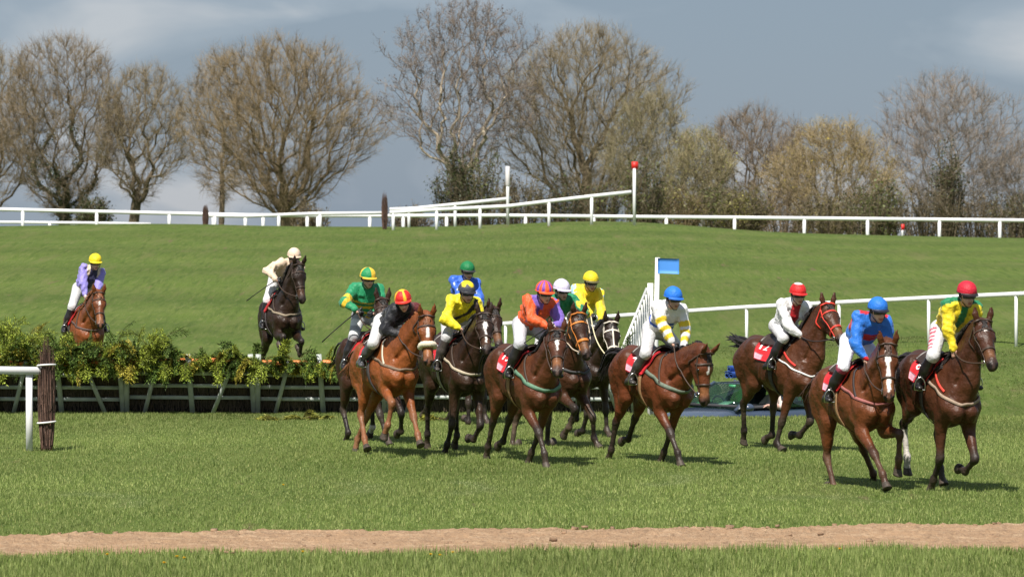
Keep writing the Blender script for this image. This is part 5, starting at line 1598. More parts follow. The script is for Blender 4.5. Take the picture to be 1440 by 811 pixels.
SKIN = (.60, .35, .26)
def build_rider(sp):
    m = sp['r']
    q = fit_rider(sp)
    o = rider_fk(q, sp)
    sp['rfk'] = o
    fh = sp['field']
    t, s, NB, P0 = o['t'], o['s'], o['NB'], o['P0']
    fr = np.cross(s, t)                                     # points to the chest's front (down and forward)
    if fr[2] > 0: fr = -fr
    hip = {1: P0 + .085 * s, -1: P0 - .085 * s}
    J = {}
    for sg, nm in ((-1, 'r'), (1, 'l')):
        sh, hand = o['sh_' + nm], o['hand_' + nm]
        pole = A(-.5, sg * 1.0, -.55) + np.array(m.get('pole_' + nm, (0, 0, 0)))
        el, hand = ik(sh, hand, .295, .255, pole)
        ft = fh.snap(o['foot_' + nm][None], .055, 4)[0][0] if fh.sample(o['foot_' + nm][None])[0] < .055 else o['foot_' + nm]
        kn, ft = ik(hip[sg], ft, .425, .42, A(1.0, sg * .12, .22))
        d = fh.sample(kn[None])[0]
        if d < .075: kn = kn + fh.grad(kn[None])[0] * (.075 - d)
        toe = ft + A(.15, sg * .03, -.035)
        J[sg] = dict(sh=sh, el=el, hand=hand, hip=hip[sg], kn=kn, ft=ft, toe=toe)
    hands = [J[-1]['hand'], J[1]['hand']]
    c = o['head']; hv = nrm(m.get('look', A(.93, 0, -.16)))
    up = nrm(A(0, 0, 1) - hv * hv[2] + t * .0); hsd = nrm(np.cross(up, hv))
    if 'tilt' in m:
        a = m['tilt'] * D2R; up, hsd = up * math.cos(a) + hsd * math.sin(a), hsd * math.cos(a) - up * math.sin(a)
    HD = lambda f_, s_, u_: c + 1.07 * (f_ * hv + s_ * hsd + u_ * up)
    p = sp['p']
    root = thing('person', m['label'], 'person', (p[0], sp['Y'], sp.get('gz', 0) + p[1]), -p[2])
    pts = np.array([c, P0, NB] + [v for a in J.values() for v in a.values()])
    lo, hi = pts.min(0) - .26, pts.max(0) + .26
    # ---- the body itself, one continuous skin
    f = Field(lo, hi, .0165)
    f.chain([P0, P0 + .16 * t, P0 + .34 * t, NB - .06 * t], [(.110, .085), (.110, .08), (.118, .078), (.09, .065)], s, .05)
    f.cap(J[-1]['sh'], J[1]['sh'], .038, .038, t, .04)
    f.cap(NB - .03 * t, c - .05 * up, .052, .050, s, .04)
    f.cap(HD(-.015, 0, .03), HD(.01, 0, .0), (.075, .095), (.072, .088), hsd, .04)
    f.cap(HD(.05, 0, -.06), HD(.062, 0, -.085), (.050, .052), (.034, .034), hsd, .03)
    f.cap(HD(.092, 0, -.01), HD(.112, 0, -.045), (.010, .012), (.017, .017), hsd, .012)
    f.cap(HD(.082, -.02, -.075), HD(.082, .02, -.075), .014, .014, up, .012)
    for sg in (-1, 1):
        j = J[sg]
        f.cap(HD(-.005, sg * .076, -.02), HD(-.012, sg * .082, .01), .018, .020, hsd, .012)
        f.cap(j['sh'], j['el'], .034, .028, s, .03); f.cap(j['el'], j['hand'], .028, .024, s, .03)
        f.cap(j['hand'], j['hand'] + .03 * nrm(j['hand'] - j['el']), .026, .024, s, .02)
        f.cap(j['hip'], j['kn'], .070, .045, s, .03); f.cap(j['kn'], j['ft'], .042, .028, s, .03)
        f.cap(j['ft'] + .03 * nrm(j['ft'] - j['kn']), j['ft'] * .35 + j['toe'] * .65 + .03 * nrm(j['ft'] - j['kn']), .024, .018, s, .02)
    V, Q = f.surface()
    rel = V - c; hf, hh = rel @ hv, rel @ up
    C = np.tile(np.array(SKIN), (len(V), 1)) * (1 + .12 * vnoise(V, 40, 3))[:, None]
    lips = (hf > .07) & (np.abs(hh + .075) < .012) & (np.abs(rel @ hsd) < .026)
    C[lips] = (.36, .12, .10)
    hairy = (hf < .02) & (hh > -.06) & (np.linalg.norm(rel, axis=1) < .16)
    C[hairy] = (.05, .03, .02)
    obj('body', np_mesh('body', V, Q, C), mat('skin', rough=.5, attr=True, noise=.08, scale=30), root)
    # ---- silks
    f = Field(lo, hi, .0145)
    k = .035
    f.chain([P0 + .02 * t + .0 * fr, P0 + .16 * t, P0 + .32 * t, NB - .05 * t], [(.155, .122), (.160, .122), (.192, .138), (.155, .110)], s, .06)
    f.cap(J[-1]['sh'], J[1]['sh'], .072, .072, t, .05)
    f.cap(NB - .03 * t, NB + .035 * t + .01 * up, .068, .062, s, .04)
    for sg in (-1, 1):
        j = J[sg]; fd = nrm(j['hand'] - j['el'])
        f.cap(j['sh'], j['el'], .078, .069, s, k); f.cap(j['el'], j['hand'] - .055 * fd, .070, .047, s, k)
        f.cap(j['hand'] - .06 * fd, j['hand'] - .02 * fd, .040, .034, s, .02)
    # loose cloth: folds across the field
    gx, gy, gz_ = np.meshgrid(*f.ax, indexing='ij')
    band = np.abs(f.F) < .05
    Pn = np.stack([gx[band], gy[band], gz_[band]], -1).astype(float)
    sd_ = int(sp['Y'] * 7) % 97
    f.F[band] += (.009 * vnoise(Pn, 24, sd_) + .017 * (np.abs(vnoise(Pn @ np.diag([1, 1, .7]), 34, sd_ + 1)) - .48) + .006 * vnoise(Pn, 80, sd_ + 2)).astype(np.float32)
    V, Q = f.surface()
    bones = [(P0, NB, 2.2), (J[-1]['sh'], J[-1]['el'], 1), (J[-1]['el'], J[-1]['hand'], 1), (J[1]['sh'], J[1]['el'], 1), (J[1]['el'], J[1]['hand'], 1)]
    bi, bt, _ = seg_info(V, bones)
    rel = V - P0
    inf = dict(part=bi, along=rel @ t / .47, lat=rel @ s, front=rel @ fr, arm=np.where((bi == 1) | (bi == 3), bt, np.where((bi == 2) | (bi == 4), 1 + bt, -1)), right=(bi == 1) | (bi == 2), left=(bi == 3) | (bi == 4), V=V)
    C = np.tile(np.array(m['silk'], float), (len(V), 1))
    for rule, colr in m.get('pattern', []):
        C[rule(inf)] = colr
    C *= (1 + .06 * vnoise(V, 14, 5))[:, None]
    obj('silks', np_mesh('silks', V, Q, np.clip(C, .003, .85)), mat('silk', rough=.52, attr=True, bump=.5, bscale=38, spec=.35, sheen=.15), root)
    # ---- breeches
    f = Field(lo, hi, .0165)
    f.cap(P0 - .04 * t, P0 + .12 * t, (.165, .130), (.135, .105), s, .05)
    for sg in (-1, 1):
        j = J[sg]
        f.cap(j['hip'] - .03 * t, j['kn'], (.105), .074, s, .05)
        f.cap(j['kn'], j['kn'] * .85 + j['ft'] * .15, .075, .066, s, .03)
    V, Q = f.surface()
    C = np.tile(np.array(m.get('breeches', (.56, .555, .565)), float), (len(V), 1))
    bi, bt, bd = seg_info(V, [(hip[-1], J[-1]['kn'], 1), (hip[1], J[1]['kn'], 1), (J[-1]['kn'], J[-1]['ft'], 1), (J[1]['kn'], J[1]['ft'], 1)])
    for t0, t1, colr in m.get('thigh_bands', []):
        C[(bi < 2) & (bt > t0) & (bt < t1)] = colr
    if m.get('thigh_print'):
        jr = J[-1]; ax_ = nrm(jr['kn'] - hip[-1]); outw = nrm(np.cross(ax_, A(1, 0, 0)))
        if outw[1] > 0: outw = -outw
        rad_ = (V - hip[-1]) - ((V - hip[-1]) @ ax_)[:, None] * ax_; rad_ /= np.linalg.norm(rad_, axis=1)[:, None] + 1e-9
        C[(bi == 0) & (bt > .12) & (bt < .86) & (rad_ @ outw > .80) & (np.sin(bt * 46) + .5 * vnoise(V, 90, 4) > .05)] = m['thigh_print']
    if m.get('knee_col'): C[bi >= 2] = m['knee_col']
    C *= (1 + .06 * vnoise(V, 22, 9))[:, None]
    obj('breeches', np_mesh('breeches', V, Q, np.clip(C, .003, .85)), mat('breeches', rough=.8, attr=True, bump=.6, bscale=28), root)
    # ---- boots, gloves
    bc = m.get('boot', (.016, .014, .014))
    BT = mat('boot_' + str(bc), bc, .35, noise=.35, scale=25)
    GL = mat('glove_' + str(m.get('glove', (.02, .02, .022))), m.get('glove', (.02, .02, .022)), .6, noise=.2, scale=60)
    STL = mat('stirrup_steel', (.6, .6, .6), .3, metal=1)
    LEA = mat('dark_leather', (.035, .02, .014), .45)
    for sg in (-1, 1):
        j = J[sg]
        a = np.array([j['kn'], j['ft'], j['toe']])
        f = Field(a.min(0) - .13, a.max(0) + .13, .0165)
        ud = nrm(j['ft'] - j['kn'])
        f.chain([j['kn'] * .90 + j['ft'] * .10, j['kn'] * .5 + j['ft'] * .5, j['ft'] - .03 * ud], [.070, .068, .048], s, .03)
        f.cap(j['ft'] - .03 * ud, j['ft'] + .03 * ud, .046, .044, s, .03)
        f.cap(j['ft'] + .035 * ud - A(.03, 0, 0), j['toe'] + .02 * ud, (.042, .042), (.040, .030), (0, 1, 0), .03)
        f.cap(j['ft'] + .05 * ud - A(.045, 0, 0), j['ft'] + .07 * ud - A(.045, 0, 0), .032, .032, s, .02)
        V, Q = f.surface()
        obj('boot', np_mesh('boot', V, Q), BT, root)
        w = nrm(j['toe'] - j['el'] * 0 - j['ft'])
        # stirrup iron and leather belong to the saddle
        mid = j['ft'] * .35 + j['toe'] * .65
        mb = MB(); y_ = nrm(np.cross(w, A(0, 0, 1))); z_ = np.cross(y_, w)
        R = [mid + y_ * x * .062 + z_ * zz for x, zz in ((-1, -.05), (-1, .02), (-.7, .07), (-.2, .10), (.2, .10), (.7, .07), (1, .02), (1, -.05), (0, -.055), (-1, -.05))]
        mb.tube(R, .008, 5, False)
        mb.build('stirrup', STL, sp['root'], True)
        mb = MB(); top = fh.snap(sp['fk']['B'](.10, sg * .20, 1.50)[None], .05)[0][0]
        P = np.linspace(mid + z_ * .10, top, 10)
        P = P + np.clip(.03 - fh.sample(P), 0, .1)[:, None] * fh.grad(P)
        mb.tube(P, .011, 5); mb.build('stirrup_leather', LEA, sp['root'], True)
        fd = nrm(j['hand'] - j['el'])
        finger_hand(j['hand'] - .012 * fd, fd, nrm(A(0, 0, 1) - fd * fd[2]), nrm(np.cross(fd, A(0, 0, 1)) * sg), 'glove' if m.get('glove') != 'bare' else 'hand', GL, root, sg)
    # ---- helmet in its silk cover, peak, goggles, chin strap
    mb = MB()
    el = np.linspace(-.10, math.pi / 2, 12); az = np.linspace(0, 2 * math.pi, 36, endpoint=False)
    E, Z = np.meshgrid(el, az, indexing='ij')
    rx, ry, rz = .136, .114, .122
    hc = HD(-.012, 0, .046)
    loc = np.stack([rx * np.cos(E) * np.cos(Z), ry * np.cos(E) * np.sin(Z), rz * np.sin(E)], -1)
    pert = 1 + .020 * vnoise(loc.reshape(-1, 3) * 1.0, 60, sd_).reshape(E.shape)
    G = hc + (loc * pert[..., None]) @ np.array([hv, hsd, up])
    C = np.tile(np.array(m['cap'], float), (*E.shape, 1))
    for rule, colr in m.get('cap_pattern', []):
        C[rule(E, Z)] = colr
    mb.grid(G, C, True)
    inner = hc + (loc * .9) @ np.array([hv, hsd, up])
    CP = mat('cap_silk', rough=.55, attr=True, bump=.45, bscale=45, spec=.35)
    hel = mb.build('helmet', CP, root, True)
    # peak
    a = np.linspace(-1.05, 1.05, 15); rr = np.linspace(.97, 1.0, 2)
    G = []
    for w in (0, .5, 1):
        G.append([hc + (rx * .99 + w * .050 * math.cos(x) ** .7) * math.cos(x) * hv + (ry * .99 + w * .018) * math.sin(x) * hsd + (-.010 - .016 * w) * up for x in a])
    G = np.array(G); N = np.tile(up, (*G.shape[:2], 1))
    mb = MB(); mb.shell(G, N, .006)
    pk = m.get('peak', tuple(np.array(m['cap']) * .9))
    mb.build('peak', mat('peak_' + str(pk), pk, .5), hel, True)
    # rim under the cover
    mb = MB(); mb.tube([hc + rx * .985 * math.cos(x) * hv + ry * .985 * math.sin(x) * hsd - .014 * up for x in np.linspace(0, 2 * math.pi, 29)], .007, 5, False)
    mb.build('rim', mat('peak_' + str(pk), pk, .5), hel, True)
    a = np.linspace(-.98, .98, 15); G = []
    for h, w in ((.020, .0), (.010, .008), (-.008, .010), (-.018, .002)):
        G.append([HD((.098 + w) * math.cos(x * .95), (.084 + w) * math.sin(x), h - .004) for x in a])
    G = np.array(G); N = np.array([[nrm(hv * math.cos(x) + hsd * math.sin(x)) for x in a]] * 4)
    mb = MB(); mb.shell(G, N, .006)
    mb.build('goggles', mat('goggle_lens', (.012, .011, .012), .12, spec=.8), root, True)
    mb = MB(); mb.tube([HD(.0, -.088, .0), HD(.03, -.07, -.06), HD(.06, -.02, -.118), HD(.06, .02, -.118), HD(.03, .07, -.06), HD(0, .088, 0)], .006, 5)
    mb.build('chin_strap', mat('strap_black', (.02, .02, .02), .6), root, True)
    if m.get('whip'):
        a, b = m['whip']
        h = hands[0]
        d = nrm(A(*b)); P = [h - d * .10, h, h + d * .25, h + d * .5 + A(0, 0, -.01), h + d * .68 + A(0, 0, -.025)]
        mb = MB(); mb.tube(P, [.011, .011, .008, .007, .010], 6)
        w = mb.build('riding_whip', mat('whip_black', (.02, .018, .018), .5), None, True, loc=root.location)
        w.rotation_euler = root.rotation_euler
        tag(w, a, 'whip')
    return hands
# ---------------------------------------------------------------- the runners: pixel marks give directions, the turf and each animal's size give the distance
BAY = dict(coat=(.100, .036, .016), points=(.018, .012, .010), hair=(.015, .011, .010))
DBAY = dict(coat=(.050, .022, .013), points=(.014, .010, .009), hair=(.014, .011, .010))
BROWN = dict(coat=(.028, .016, .011), points=(.013, .010, .009), hair=(.012, .010, .009), tan=(.14, .06, .025))
CHES = dict(coat=(.240, .078, .024), points=(.20, .075, .03), hair=(.20, .075, .028), muzzle=(.16, .08, .05), mud=(.30, .19, .12))
DCHES = dict(coat=(.135, .046, .018), points=(.11, .045, .02), hair=(.10, .04, .02), muzzle=(.12, .055, .035), mud=(.26, .16, .10))
WHITE, RED, YEL, GRN, BLU = (.76, .75, .76), (.55, .012, .018), (.78, .60, .02), (.012, .19, .075), (.02, .12, .56)
PURP, ORNG, NAVY, CREAM = (.22, .13, .52), (.78, .10, .02), (.012, .013, .022), (.70, .54, .40)
T = lambda I: I['part'] == 0
def hoops(I, ws): 
    r = np.zeros(len(I['arm']), bool)
    for a, b in ws: r |= (I['arm'] > a) & (I['arm'] < b)
    return r

RUNNERS = [
 dict(BAY, Y=45.0, th=66, number='8', legs='BFBR', label='dark bay horse with one white hind stocking under the crimson-capped jockey',
  coat=(.070, .027, .014), hyaw=14, m=dict(withers=(1338, 506, 3), croup=(1299, 494, 3), poll=(1381, 460), nose=(1396, 513), breast=(1362, 580, 4),
   rf_knee=(1321, 648), rf_fet=(1314, 673), rf_hoof=(1309, 686), lf_knee=(1372, 645), lf_fet=(1360, 663), lf_hoof=(1347, 658), rh_knee=(1271, 594), rh_fet=(1276, 642), rh_hoof=(1276, 660), lh_fet=(1324, 660, 3), lh_hoof=(1323, 674, 3)),
  socks={'rh': .15}, blaze=[(.10, .16, .012, .018)], tack=dict(breast=(.30, .22, .16), neck=(.65, .05, .03), pad=(.55, .02, .02), girth=1),
  r=dict(label='jockey in yellow silks with green shoulders and a crimson cap', head=(1359, 416), sh_r=(1329, 434), sh_l=(1380, 437), hand_r=(1342, 503), foot_r=(1298, 540), silk=YEL, cap=(.50, .015, .035), peak=(.015, .013, .015), tau=42,
   pattern=[(lambda I: T(I) & (I['along'] > .80) & (np.abs(I['lat']) > .05) & (I['front'] < .02), GRN), (lambda I: T(I) & (np.abs(I['lat']) < .045) & (I['front'] > .05), GRN), (lambda I: (I['arm'] >= 0) & (I['arm'] < .22) & (I['front'] < .04), GRN)],
   glove=(.45, .25, .18), thigh_print=(.50, .03, .08))),
 dict(DCHES, Y=45.6, th=70, number='1', legs='RFBB', label='chestnut horse with a long white blaze down its face, ridden by the royal blue jockey',
  hyaw=6, m=dict(withers=(1208, 510, 3), croup=(1168, 512, 3), poll=(1249, 489), nose=(1249, 559), breast=(1240, 585, 4),
   rf_knee=(1234, 640), rf_fet=(1241, 666), rf_hoof=(1244, 680), lf_knee=(1265, 607), lf_fet=(1265, 644), lf_hoof=(1262, 662), rh_knee=(1163, 643), rh_hoof=(1167, 686), lh_knee=(1214, 638), lh_fet=(1226, 663), lh_hoof=(1232, 672)),
  blaze=[(.08, .20, .028, .030), (.20, .52, .022, .016)], tack=dict(breast=(.30, .10, .09), neck=(.03, .02, .02), pad=(.60, .02, .02)), mane_side=1, points=(.055, .024, .014), tail_len=.7, hair=(.05, .022, .012),
  r=dict(label='jockey in royal blue silks with a red chest band, red cuffs and a blue cap', head=(1234, 439), sh_r=(1203, 452), sh_l=(1252, 457), hand_r=(1217, 508), foot_r=(1169, 556), silk=(.02, .16, .60), cap=(.02, .16, .60), peak=(.012, .012, .02), tau=38,
   pattern=[(lambda I: T(I) & (I['along'] > .48) & (I['along'] < .72), RED), (lambda I: T(I) & (I['along'] > .86) & (I['front'] < .0) & (np.abs(I['lat']) > .06), RED), (lambda I: I['arm'] > 1.84, RED)], breeches=(.72, .74, .80), knee_col=(.35, .05, .10), glove=(.015, .015, .018))),
 dict(BAY, Y=53.4, th=57, number='12', legs='SKBF', label='bay horse with an orange-red bridle, passing in front of the parked car',
  coat=(.085, .033, .016), head=40, neck=46, nyaw=-4, hyaw=10, m=dict(withers=(1126, 478, 3), croup=(1072, 474, 3), poll=(1163, 434), nose=(1184, 478), breast=(1146, 545, 4), rump=(1044, 500, 4),
   rf_knee=(1095, 599), rf_fet=(1095, 620), rf_hoof=(1097, 630), lf_knee=(1142, 590), lf_fet=(1124, 613), lf_hoof=(1114, 610), rh_knee=(1044, 571), rh_fet=(1048, 600), rh_hoof=(1046, 618), lh_fet=(1087, 611), lh_hoof=(1077, 616)),
  tack=dict(breast=(.70, .68, .66), breast_w=.03, neck=(.62, .03, .02), bridle=(.72, .05, .03), rein=(.03, .02, .02), girth=1), tail=(-1, .3, .1), tail_len=.55,
  r=dict(label='jockey in white silks with a red front panel and a red and white cap', head=(1120, 415), sh_r=(1097, 433), sh_l=(1140, 437), hand_r=(1126, 473), foot_r=(1085, 511), silk=WHITE, cap=(.60, .02, .02), peak=(.55, .02, .02), tau=42, look=A(.9, -.25, -.15),
   pattern=[(lambda I: T(I) & (np.abs(I['lat']) < .065) & (I['front'] > .03), (.42, .010, .016))], cap_pattern=[(lambda E, Z: (E > 1.1), WHITE)], glove=(.6, .58, .58))),
 dict(BAY, Y=50.6, th=64, number='4', legs='SBBB', label='bright bay horse with its head low under the blue-capped white and yellow jockey',
  coat=(.125, .040, .017), neck=24, head=62, hyaw=10, m=dict(withers=(944, 488, 3), croup=(893, 487, 3), poll=(989, 497), nose=(991, 566), breast=(962, 560, 4),
   rf_knee=(945, 611), rf_fet=(952, 635), rf_hoof=(956, 650), lf_knee=(939, 612), lf_fet=(934, 635), lf_hoof=(931, 646), rh_knee=(866, 594), rh_fet=(859, 632), rh_hoof=(857, 645), lh_knee=(892, 590), lh_fet=(886, 615), lh_hoof=(876, 618)),
  blaze=[(.14, .24, .014, .014)], tack=dict(breast=(.13, .16, .12), breast_w=.07, pad=(.58, .02, .03), girth=0), mane_side=1,
  r=dict(label='jockey in white silks with yellow sleeve hoops, blue chest bars and a blue cap', head=(945, 422), sh_r=(921, 436), sh_l=(966, 440), hand_r=(947, 484), foot_r=(890, 532), silk=WHITE, cap=(.02, .17, .66), peak=(.02, .14, .55), tau=36,
   pattern=[(lambda I: hoops(I, [(.55, .80), (1.0, 1.25), (1.45, 1.70)]), (.78, .56, .03)), (lambda I: T(I) & (np.abs(I['along'] - .62 + np.abs(I['lat']) * .5) < .055) & (np.abs(I['lat']) < .12), (.02, .10, .55)), (lambda I: T(I) & (np.abs(I['along'] - .40 + np.abs(I['lat']) * .5) < .045), (.02, .10, .55))], glove=(.015, .015, .018), boot=(.05, .045, .04))),
 dict(BAY, Y=50.4, th=67, number='13', legs='SBBB', label='bay horse with a white star on its forehead, ridden by the orange and purple jockey',
  coat=(.098, .036, .017), neck=32, head=62, m=dict(withers=(758, 486, 3), croup=(719, 484, 3), poll=(784, 474), nose=(783, 523), breast=(772, 560, 4),
   rf_knee=(761, 610), rf_fet=(765, 636), rf_hoof=(767, 652), lf_knee=(753, 613), lf_fet=(747, 636), lf_hoof=(745, 648), rh_knee=(692, 594), rh_fet=(687, 626), rh_hoof=(685, 640), lh_knee=(716, 590), lh_fet=(710, 619), lh_hoof=(700, 624)),
  blaze=[(.14, .21, .026, .020), (.21, .30, .006, .008)], tack=dict(breast=(.10, .20, .13), breast_w=.07, pad=(.55, .02, .03), girth=0), hair=(.010, .009, .009), tail=(-.3, .2, -.9), tail_len=.9,
  r=dict(label='jockey in orange and purple silks and a striped orange and purple cap', head=(764, 414), sh_r=(743, 427), sh_l=(782, 432), hand_r=(772, 459), hand_l=(779, 458), foot_r=(721, 524), silk=ORNG, cap=ORNG, peak=ORNG, tau=40, pole_r=(0, -.6, -.3),
   pattern=[(lambda I: I['left'], PURP), (lambda I: T(I) & (I['lat'] < -.03) & (I['lat'] > -.12) & (I['front'] > -.02) & (I['along'] > .3), (.16, .05, .35)), (lambda I: T(I) & (I['along'] > .9) & (I['lat'] < 0), PURP)],
   cap_pattern=[(lambda E, Z: np.sin(Z * 8) > .1, (.16, .06, .40))], glove=(.70, .60, .58), breeches=(.50, .50, .54), whip=('long black riding whip held by the orange and purple jockey', (-.55, -.35, -.35)))),
 dict(BAY, Y=54.3, th=66, number='6', legs='FSSR', label='bay horse with an orange noseband, squeezed beside the orange and purple jockey',
  coat=(.062, .028, .016), neck=42, head=48, hyaw=16, nyaw=-2, m=dict(poll=(810, 447), nose=(825, 500), breast=(822, 535, 4), withers=(795, 478, 4),
   rf_knee=(807, 574), rf_fet=(803, 599), rf_hoof=(793, 609), lf_knee=(835, 588), lf_fet=(837, 615), lf_hoof=(839, 625), rh_knee=(722, 594, 3), rh_hoof=(726, 630, 3), lh_knee=(772, 594, 3), lh_hoof=(774, 622, 3)),
  muddy=1.2, tack=dict(breast=(.05, .05, .05), bridle=(.62, .20, .03), nose_w=.04, rein=(.5, .4, .3), girth=1),
  r=dict(label='jockey in green silks with yellow spotted sleeves and a lilac white cap', head=(787, 410), sh_l=(808, 424), hand_l=(824, 442), silk=(.015, .20, .085), cap=(.62, .58, .72), peak=(.60, .56, .70), tau=30,
   pattern=[(lambda I: (I['arm'] >= 0) & (vnoise(I['V'], 45, 21) > .35), (.72, .55, .03))])),
 dict(BROWN, Y=57.5, th=64, number='9', legs='KSBF', label='nearly black horse with a white bridle across its face',
  neck=34, head=58, hyaw=8, m=dict(poll=(859, 460), nose=(864, 508), withers=(834, 474, 3)),
  tack=dict(bridle=(.74, .66, .55), star=1, rein=(.70, .62, .40), girth=1),
  r=dict(label='jockey in yellow silks with pale blue sleeve stripes and a yellow cap', head=(830, 398), sh_r=(807, 411), sh_l=(846, 418), hand_l=(845, 452), hand_r=(836, 452), silk=YEL, cap=YEL, peak=(.10, .09, .04), tau=38,
   pattern=[(lambda I: (I['arm'] >= 0) & (np.abs(I['lat']) > .19) & (I['front'] < .12) & (vnoise(I['V'], 40, 8) > -.1), (.35, .58, .72))])),
 dict(BROWN, Y=52.8, th=70, number='1', legs='BFBF', label='dark brown horse with narrow white blaze under the black-sashed yellow jockey',
  neck=40, head=60, m=dict(withers=(655, 466, 3), croup=(620, 468, 3), poll=(681, 451), nose=(684, 492), breast=(668, 535, 4),
   rf_knee=(637, 598), rf_fet=(629, 624), rf_hoof=(625, 636), lf_knee=(677, 598), lf_fet=(667, 618), lf_hoof=(658, 615), rh_knee=(599, 575), rh_fet=(602, 608), rh_hoof=(602, 622), lh_knee=(641, 585, 3), lh_fet=(642, 610), lh_hoof=(641, 621)),
  blaze=[(.12, .24, .020, .020), (.24, .46, .010, .010)], coat=(.036, .020, .013), tack=dict(breast=(.42, .36, .26), breast_w=.05, pad=(.58, .02, .025), girth=2),
  r=dict(label='jockey in bright yellow silks with black sash and starred charcoal cap', head=(655, 413), sh_r=(632, 428), sh_l=(677, 430), hand_r=(648, 462), hand_l=(660, 464), foot_r=(624, 514), silk=(.80, .68, .02), cap=(.78, .62, .02), peak=(.02, .02, .025), tau=34, pole_r=(0, -.5, 0),
   pattern=[(lambda I: T(I) & (np.abs(I['lat'] * .75 - (I['along'] - .62) * .25) < .030) & (I['front'] > 0), (.015, .015, .02))],
   cap_pattern=[(lambda E, Z: (E < .95 - .55 * np.abs(np.sin(Z * 2.5 + .8))), (.06, .065, .08))], glove=(.03, .03, .035), boot=(.06, .05, .045))),
 dict(CHES, Y=52.2, th=72, number='5', legs='FRRB', label='bright chestnut horse wearing a cream sheepskin noseband',
  neck=42, head=62, m=dict(withers=(572, 470, 3), croup=(530, 482, 5), poll=(600, 449), nose=(602, 509), breast=(576, 532, 4),
   rf_knee=(547, 563), rf_fet=(545, 598), rf_hoof=(542, 611), lf_knee=(582, 589), lf_fet=(586, 608), lf_hoof=(590, 622), rh_knee=(506, 583), rh_fet=(512, 616), rh_hoof=(516, 628), lh_knee=(517, 589, 3), lh_fet=(500, 616), lh_hoof=(501, 632)),
  blaze=[(.15, .27, .014, .016)], tack=dict(breast=(.18, .12, .08), neck=(.55, .49, .38), pad=(.04, .035, .035), sheepskin=1, girth=1, bridle=(.045, .025, .018)), mane_side=1,
  r=dict(label='jockey leaning low in black silks and a red cap striped yellow', head=(562, 425), hand_r=(566, 471), sh_l=(592, 436), sh_r=(556, 445), foot_r=(510, 508), silk=(.010, .010, .014), cap=(.62, .025, .02), peak=(.60, .03, .02), tau=26, tilt=-8, psi=12, look=A(.88, -.3, -.25),
   pattern=[(lambda I: (I['left'] & (I['arm'] < 1.2)) | (T(I) & (I['along'] > .8) & (I['lat'] > .02)), (.12, .018, .02))],
   cap_pattern=[(lambda E, Z: (np.sin(Z * 4 + .6) > .72) & (E < 1.4), (.78, .52, .03)), (lambda E, Z: (E > 1.25), (.78, .52, .03))], boot=(.07, .07, .075))),
 dict(BROWN, Y=55.6, th=68, number='3', legs='RKBF', label='dark brown horse half hidden behind the chestnut with the sheepskin noseband',
  neck=50, head=56, hyaw=6, m=dict(poll=(536, 429), nose=(545, 470, 3), withers=(517, 458, 3), rf_knee=(541, 590, 3), rf_hoof=(547, 622), lf_knee=(571, 586, 3), rh_knee=(482, 577), rh_fet=(488, 608), rh_hoof=(489, 619), lh_fet=(523, 600), lh_hoof=(523, 606)),
  tack=dict(breast=(.05, .05, .05), pad=(.5, .02, .02), girth=1), coat=(.045, .020, .013), socks={'lh': .9},
  r=dict(label='jockey in emerald silks with gold hoops and quartered green and gold cap', head=(516, 393), sh_r=(496, 410), sh_l=(537, 412), hand_r=(500, 437), hand_l=(523, 440), foot_r=(483, 512), silk=(.015, .24, .10), cap=(.02, .25, .09), peak=(.70, .45, .04), tau=46, pole_r=(-.3, -1.6, .3),
   pattern=[(lambda I: hoops(I, [(.62, .84), (1.05, 1.28)]), (.78, .50, .03)), (lambda I: T(I) & (I['along'] < .62) & (np.sin(I['along'] * 34) > .15), (.75, .48, .03))],
   cap_pattern=[(lambda E, Z: (np.sin(Z) * np.cos(Z) > 0), (.78, .52, .05))], breeches=(.34, .34, .36), thigh_bands=[(.35, .62, (.62, .62, .62)), (.80, 1.0, (.62, .62, .62))], whip=('slim black riding whip pointing down from the emerald and gold jockey', (-.45, -.55, -.55)))),
 dict(DBAY, Y=61.5, th=70, number='11', legs='FSBF', label='brown horse mostly hidden behind the yellow jockey with the black sash',
  neck=44, head=56, hyaw=10, m=dict(poll=(693, 440), withers=(668, 458, 3), nose=(700, 484, 3), rf_knee=(656, 568), rf_hoof=(657, 589), lh_hoof=(626, 596, 3)),
  tack=dict(breast=(.1, .05, .04), girth=1),
  r=dict(label='jockey in shiny royal blue silks and a dark green cap, behind the yellow jockey', head=(656, 382), sh_r=(634, 399), sh_l=(677, 404), silk=(.03, .12, .58), cap=(.01, .17, .055), peak=(.03, .03, .03), tau=46,
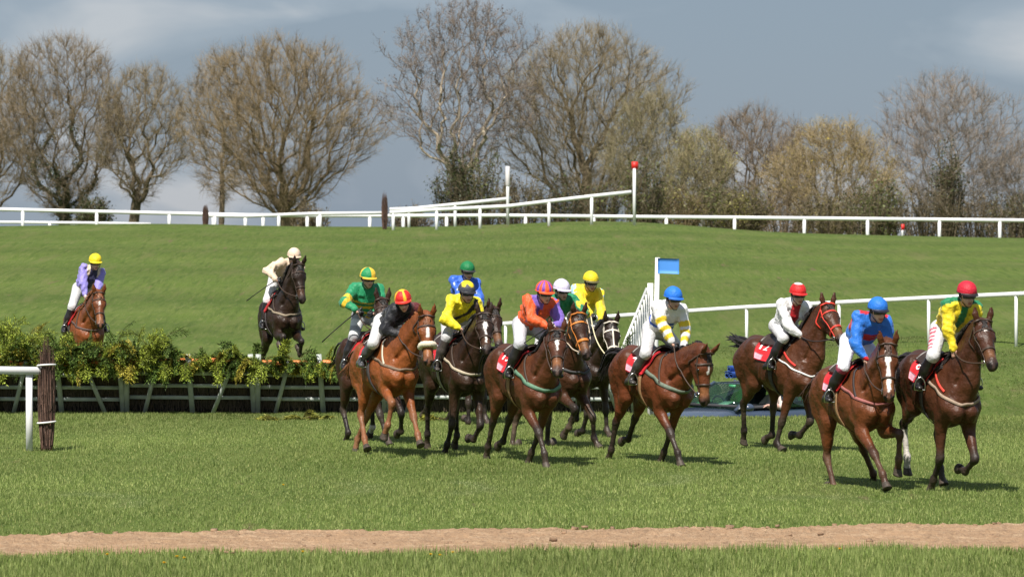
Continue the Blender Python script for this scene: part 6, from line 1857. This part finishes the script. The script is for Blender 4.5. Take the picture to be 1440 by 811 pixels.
   pattern=[(lambda I: vnoise(I['V'], 60, 31) > .95, (.55, .6, .75))])),
 dict(BROWN, Y=66.6, th=76, number='2', legs='JJJJ', lift=.50, slift=.15, pitch=12, label='black-brown horse jumping the hurdle with the cream jockey aboard',
  neck=48, head=58, m=dict(poll=(418, 374), nose=(426, 423), withers=(398, 414, 4), rf_knee=(396, 470, 3), lf_knee=(423, 478, 3), breast=(411, 460, 4)),
  tack=dict(breast=(.24, .19, .13), breast_w=.05, pad=(.5, .02, .02), girth=1), gz=0,
  r=dict(label='jockey in cream silks and cream cap, elbow high, jumping the hurdle', head=(413, 363), sh_r=(394, 375), sh_l=(431, 378), hand_r=(388, 393), foot_r=(369, 464), silk=CREAM, cap=(.72, .55, .42), peak=(.66, .5, .38), tau=46, pole_r=(-.3, -1.6, .4), dz=.03,
   pattern=[(lambda I: T(I) & (I['along'] < .45), (.52, .40, .32))], breeches=(.70, .69, .70), whip=('black riding whip angled down from the cream jockey at the hurdle', (-.5, -.6, -.45)))),
 dict(CHES, Y=69.3, th=76, number='10', legs='JJSS', lift=.30, slift=.12, pitch=5, label='light chestnut horse approaching behind the leafy hurdle with the lilac jockey',
  neck=32, head=62, coat=(.20, .066, .022), m=dict(poll=(139, 417), nose=(141, 457), withers=(124, 434, 4), croup=(108, 438, 4)),
  tack=dict(breast=(.1, .06, .05), pad=(.5, .02, .02), girth=1), blaze=[(.16, .22, .012, .012)],
  r=dict(label='jockey in lilac silks with navy and beige front and yellow cap', head=(134, 370), sh_r=(114, 384), sh_l=(151, 386), hand_r=(121, 431), foot_r=(98, 462), silk=(.27, .23, .62), cap=(.80, .62, .02), peak=(.75, .58, .02), tau=46,
   pattern=[(lambda I: T(I) & (I['front'] > .0) & (np.abs(I['lat']) < .12), (.03, .03, .07)), (lambda I: T(I) & (np.abs(np.abs(I['lat']) - .10) < .028) & (I['front'] > -.06), (.62, .50, .36))], glove=(.55, .5, .5))),
]
for sp in RUNNERS:
    build_horse(sp)
    tack(sp, build_rider(sp))
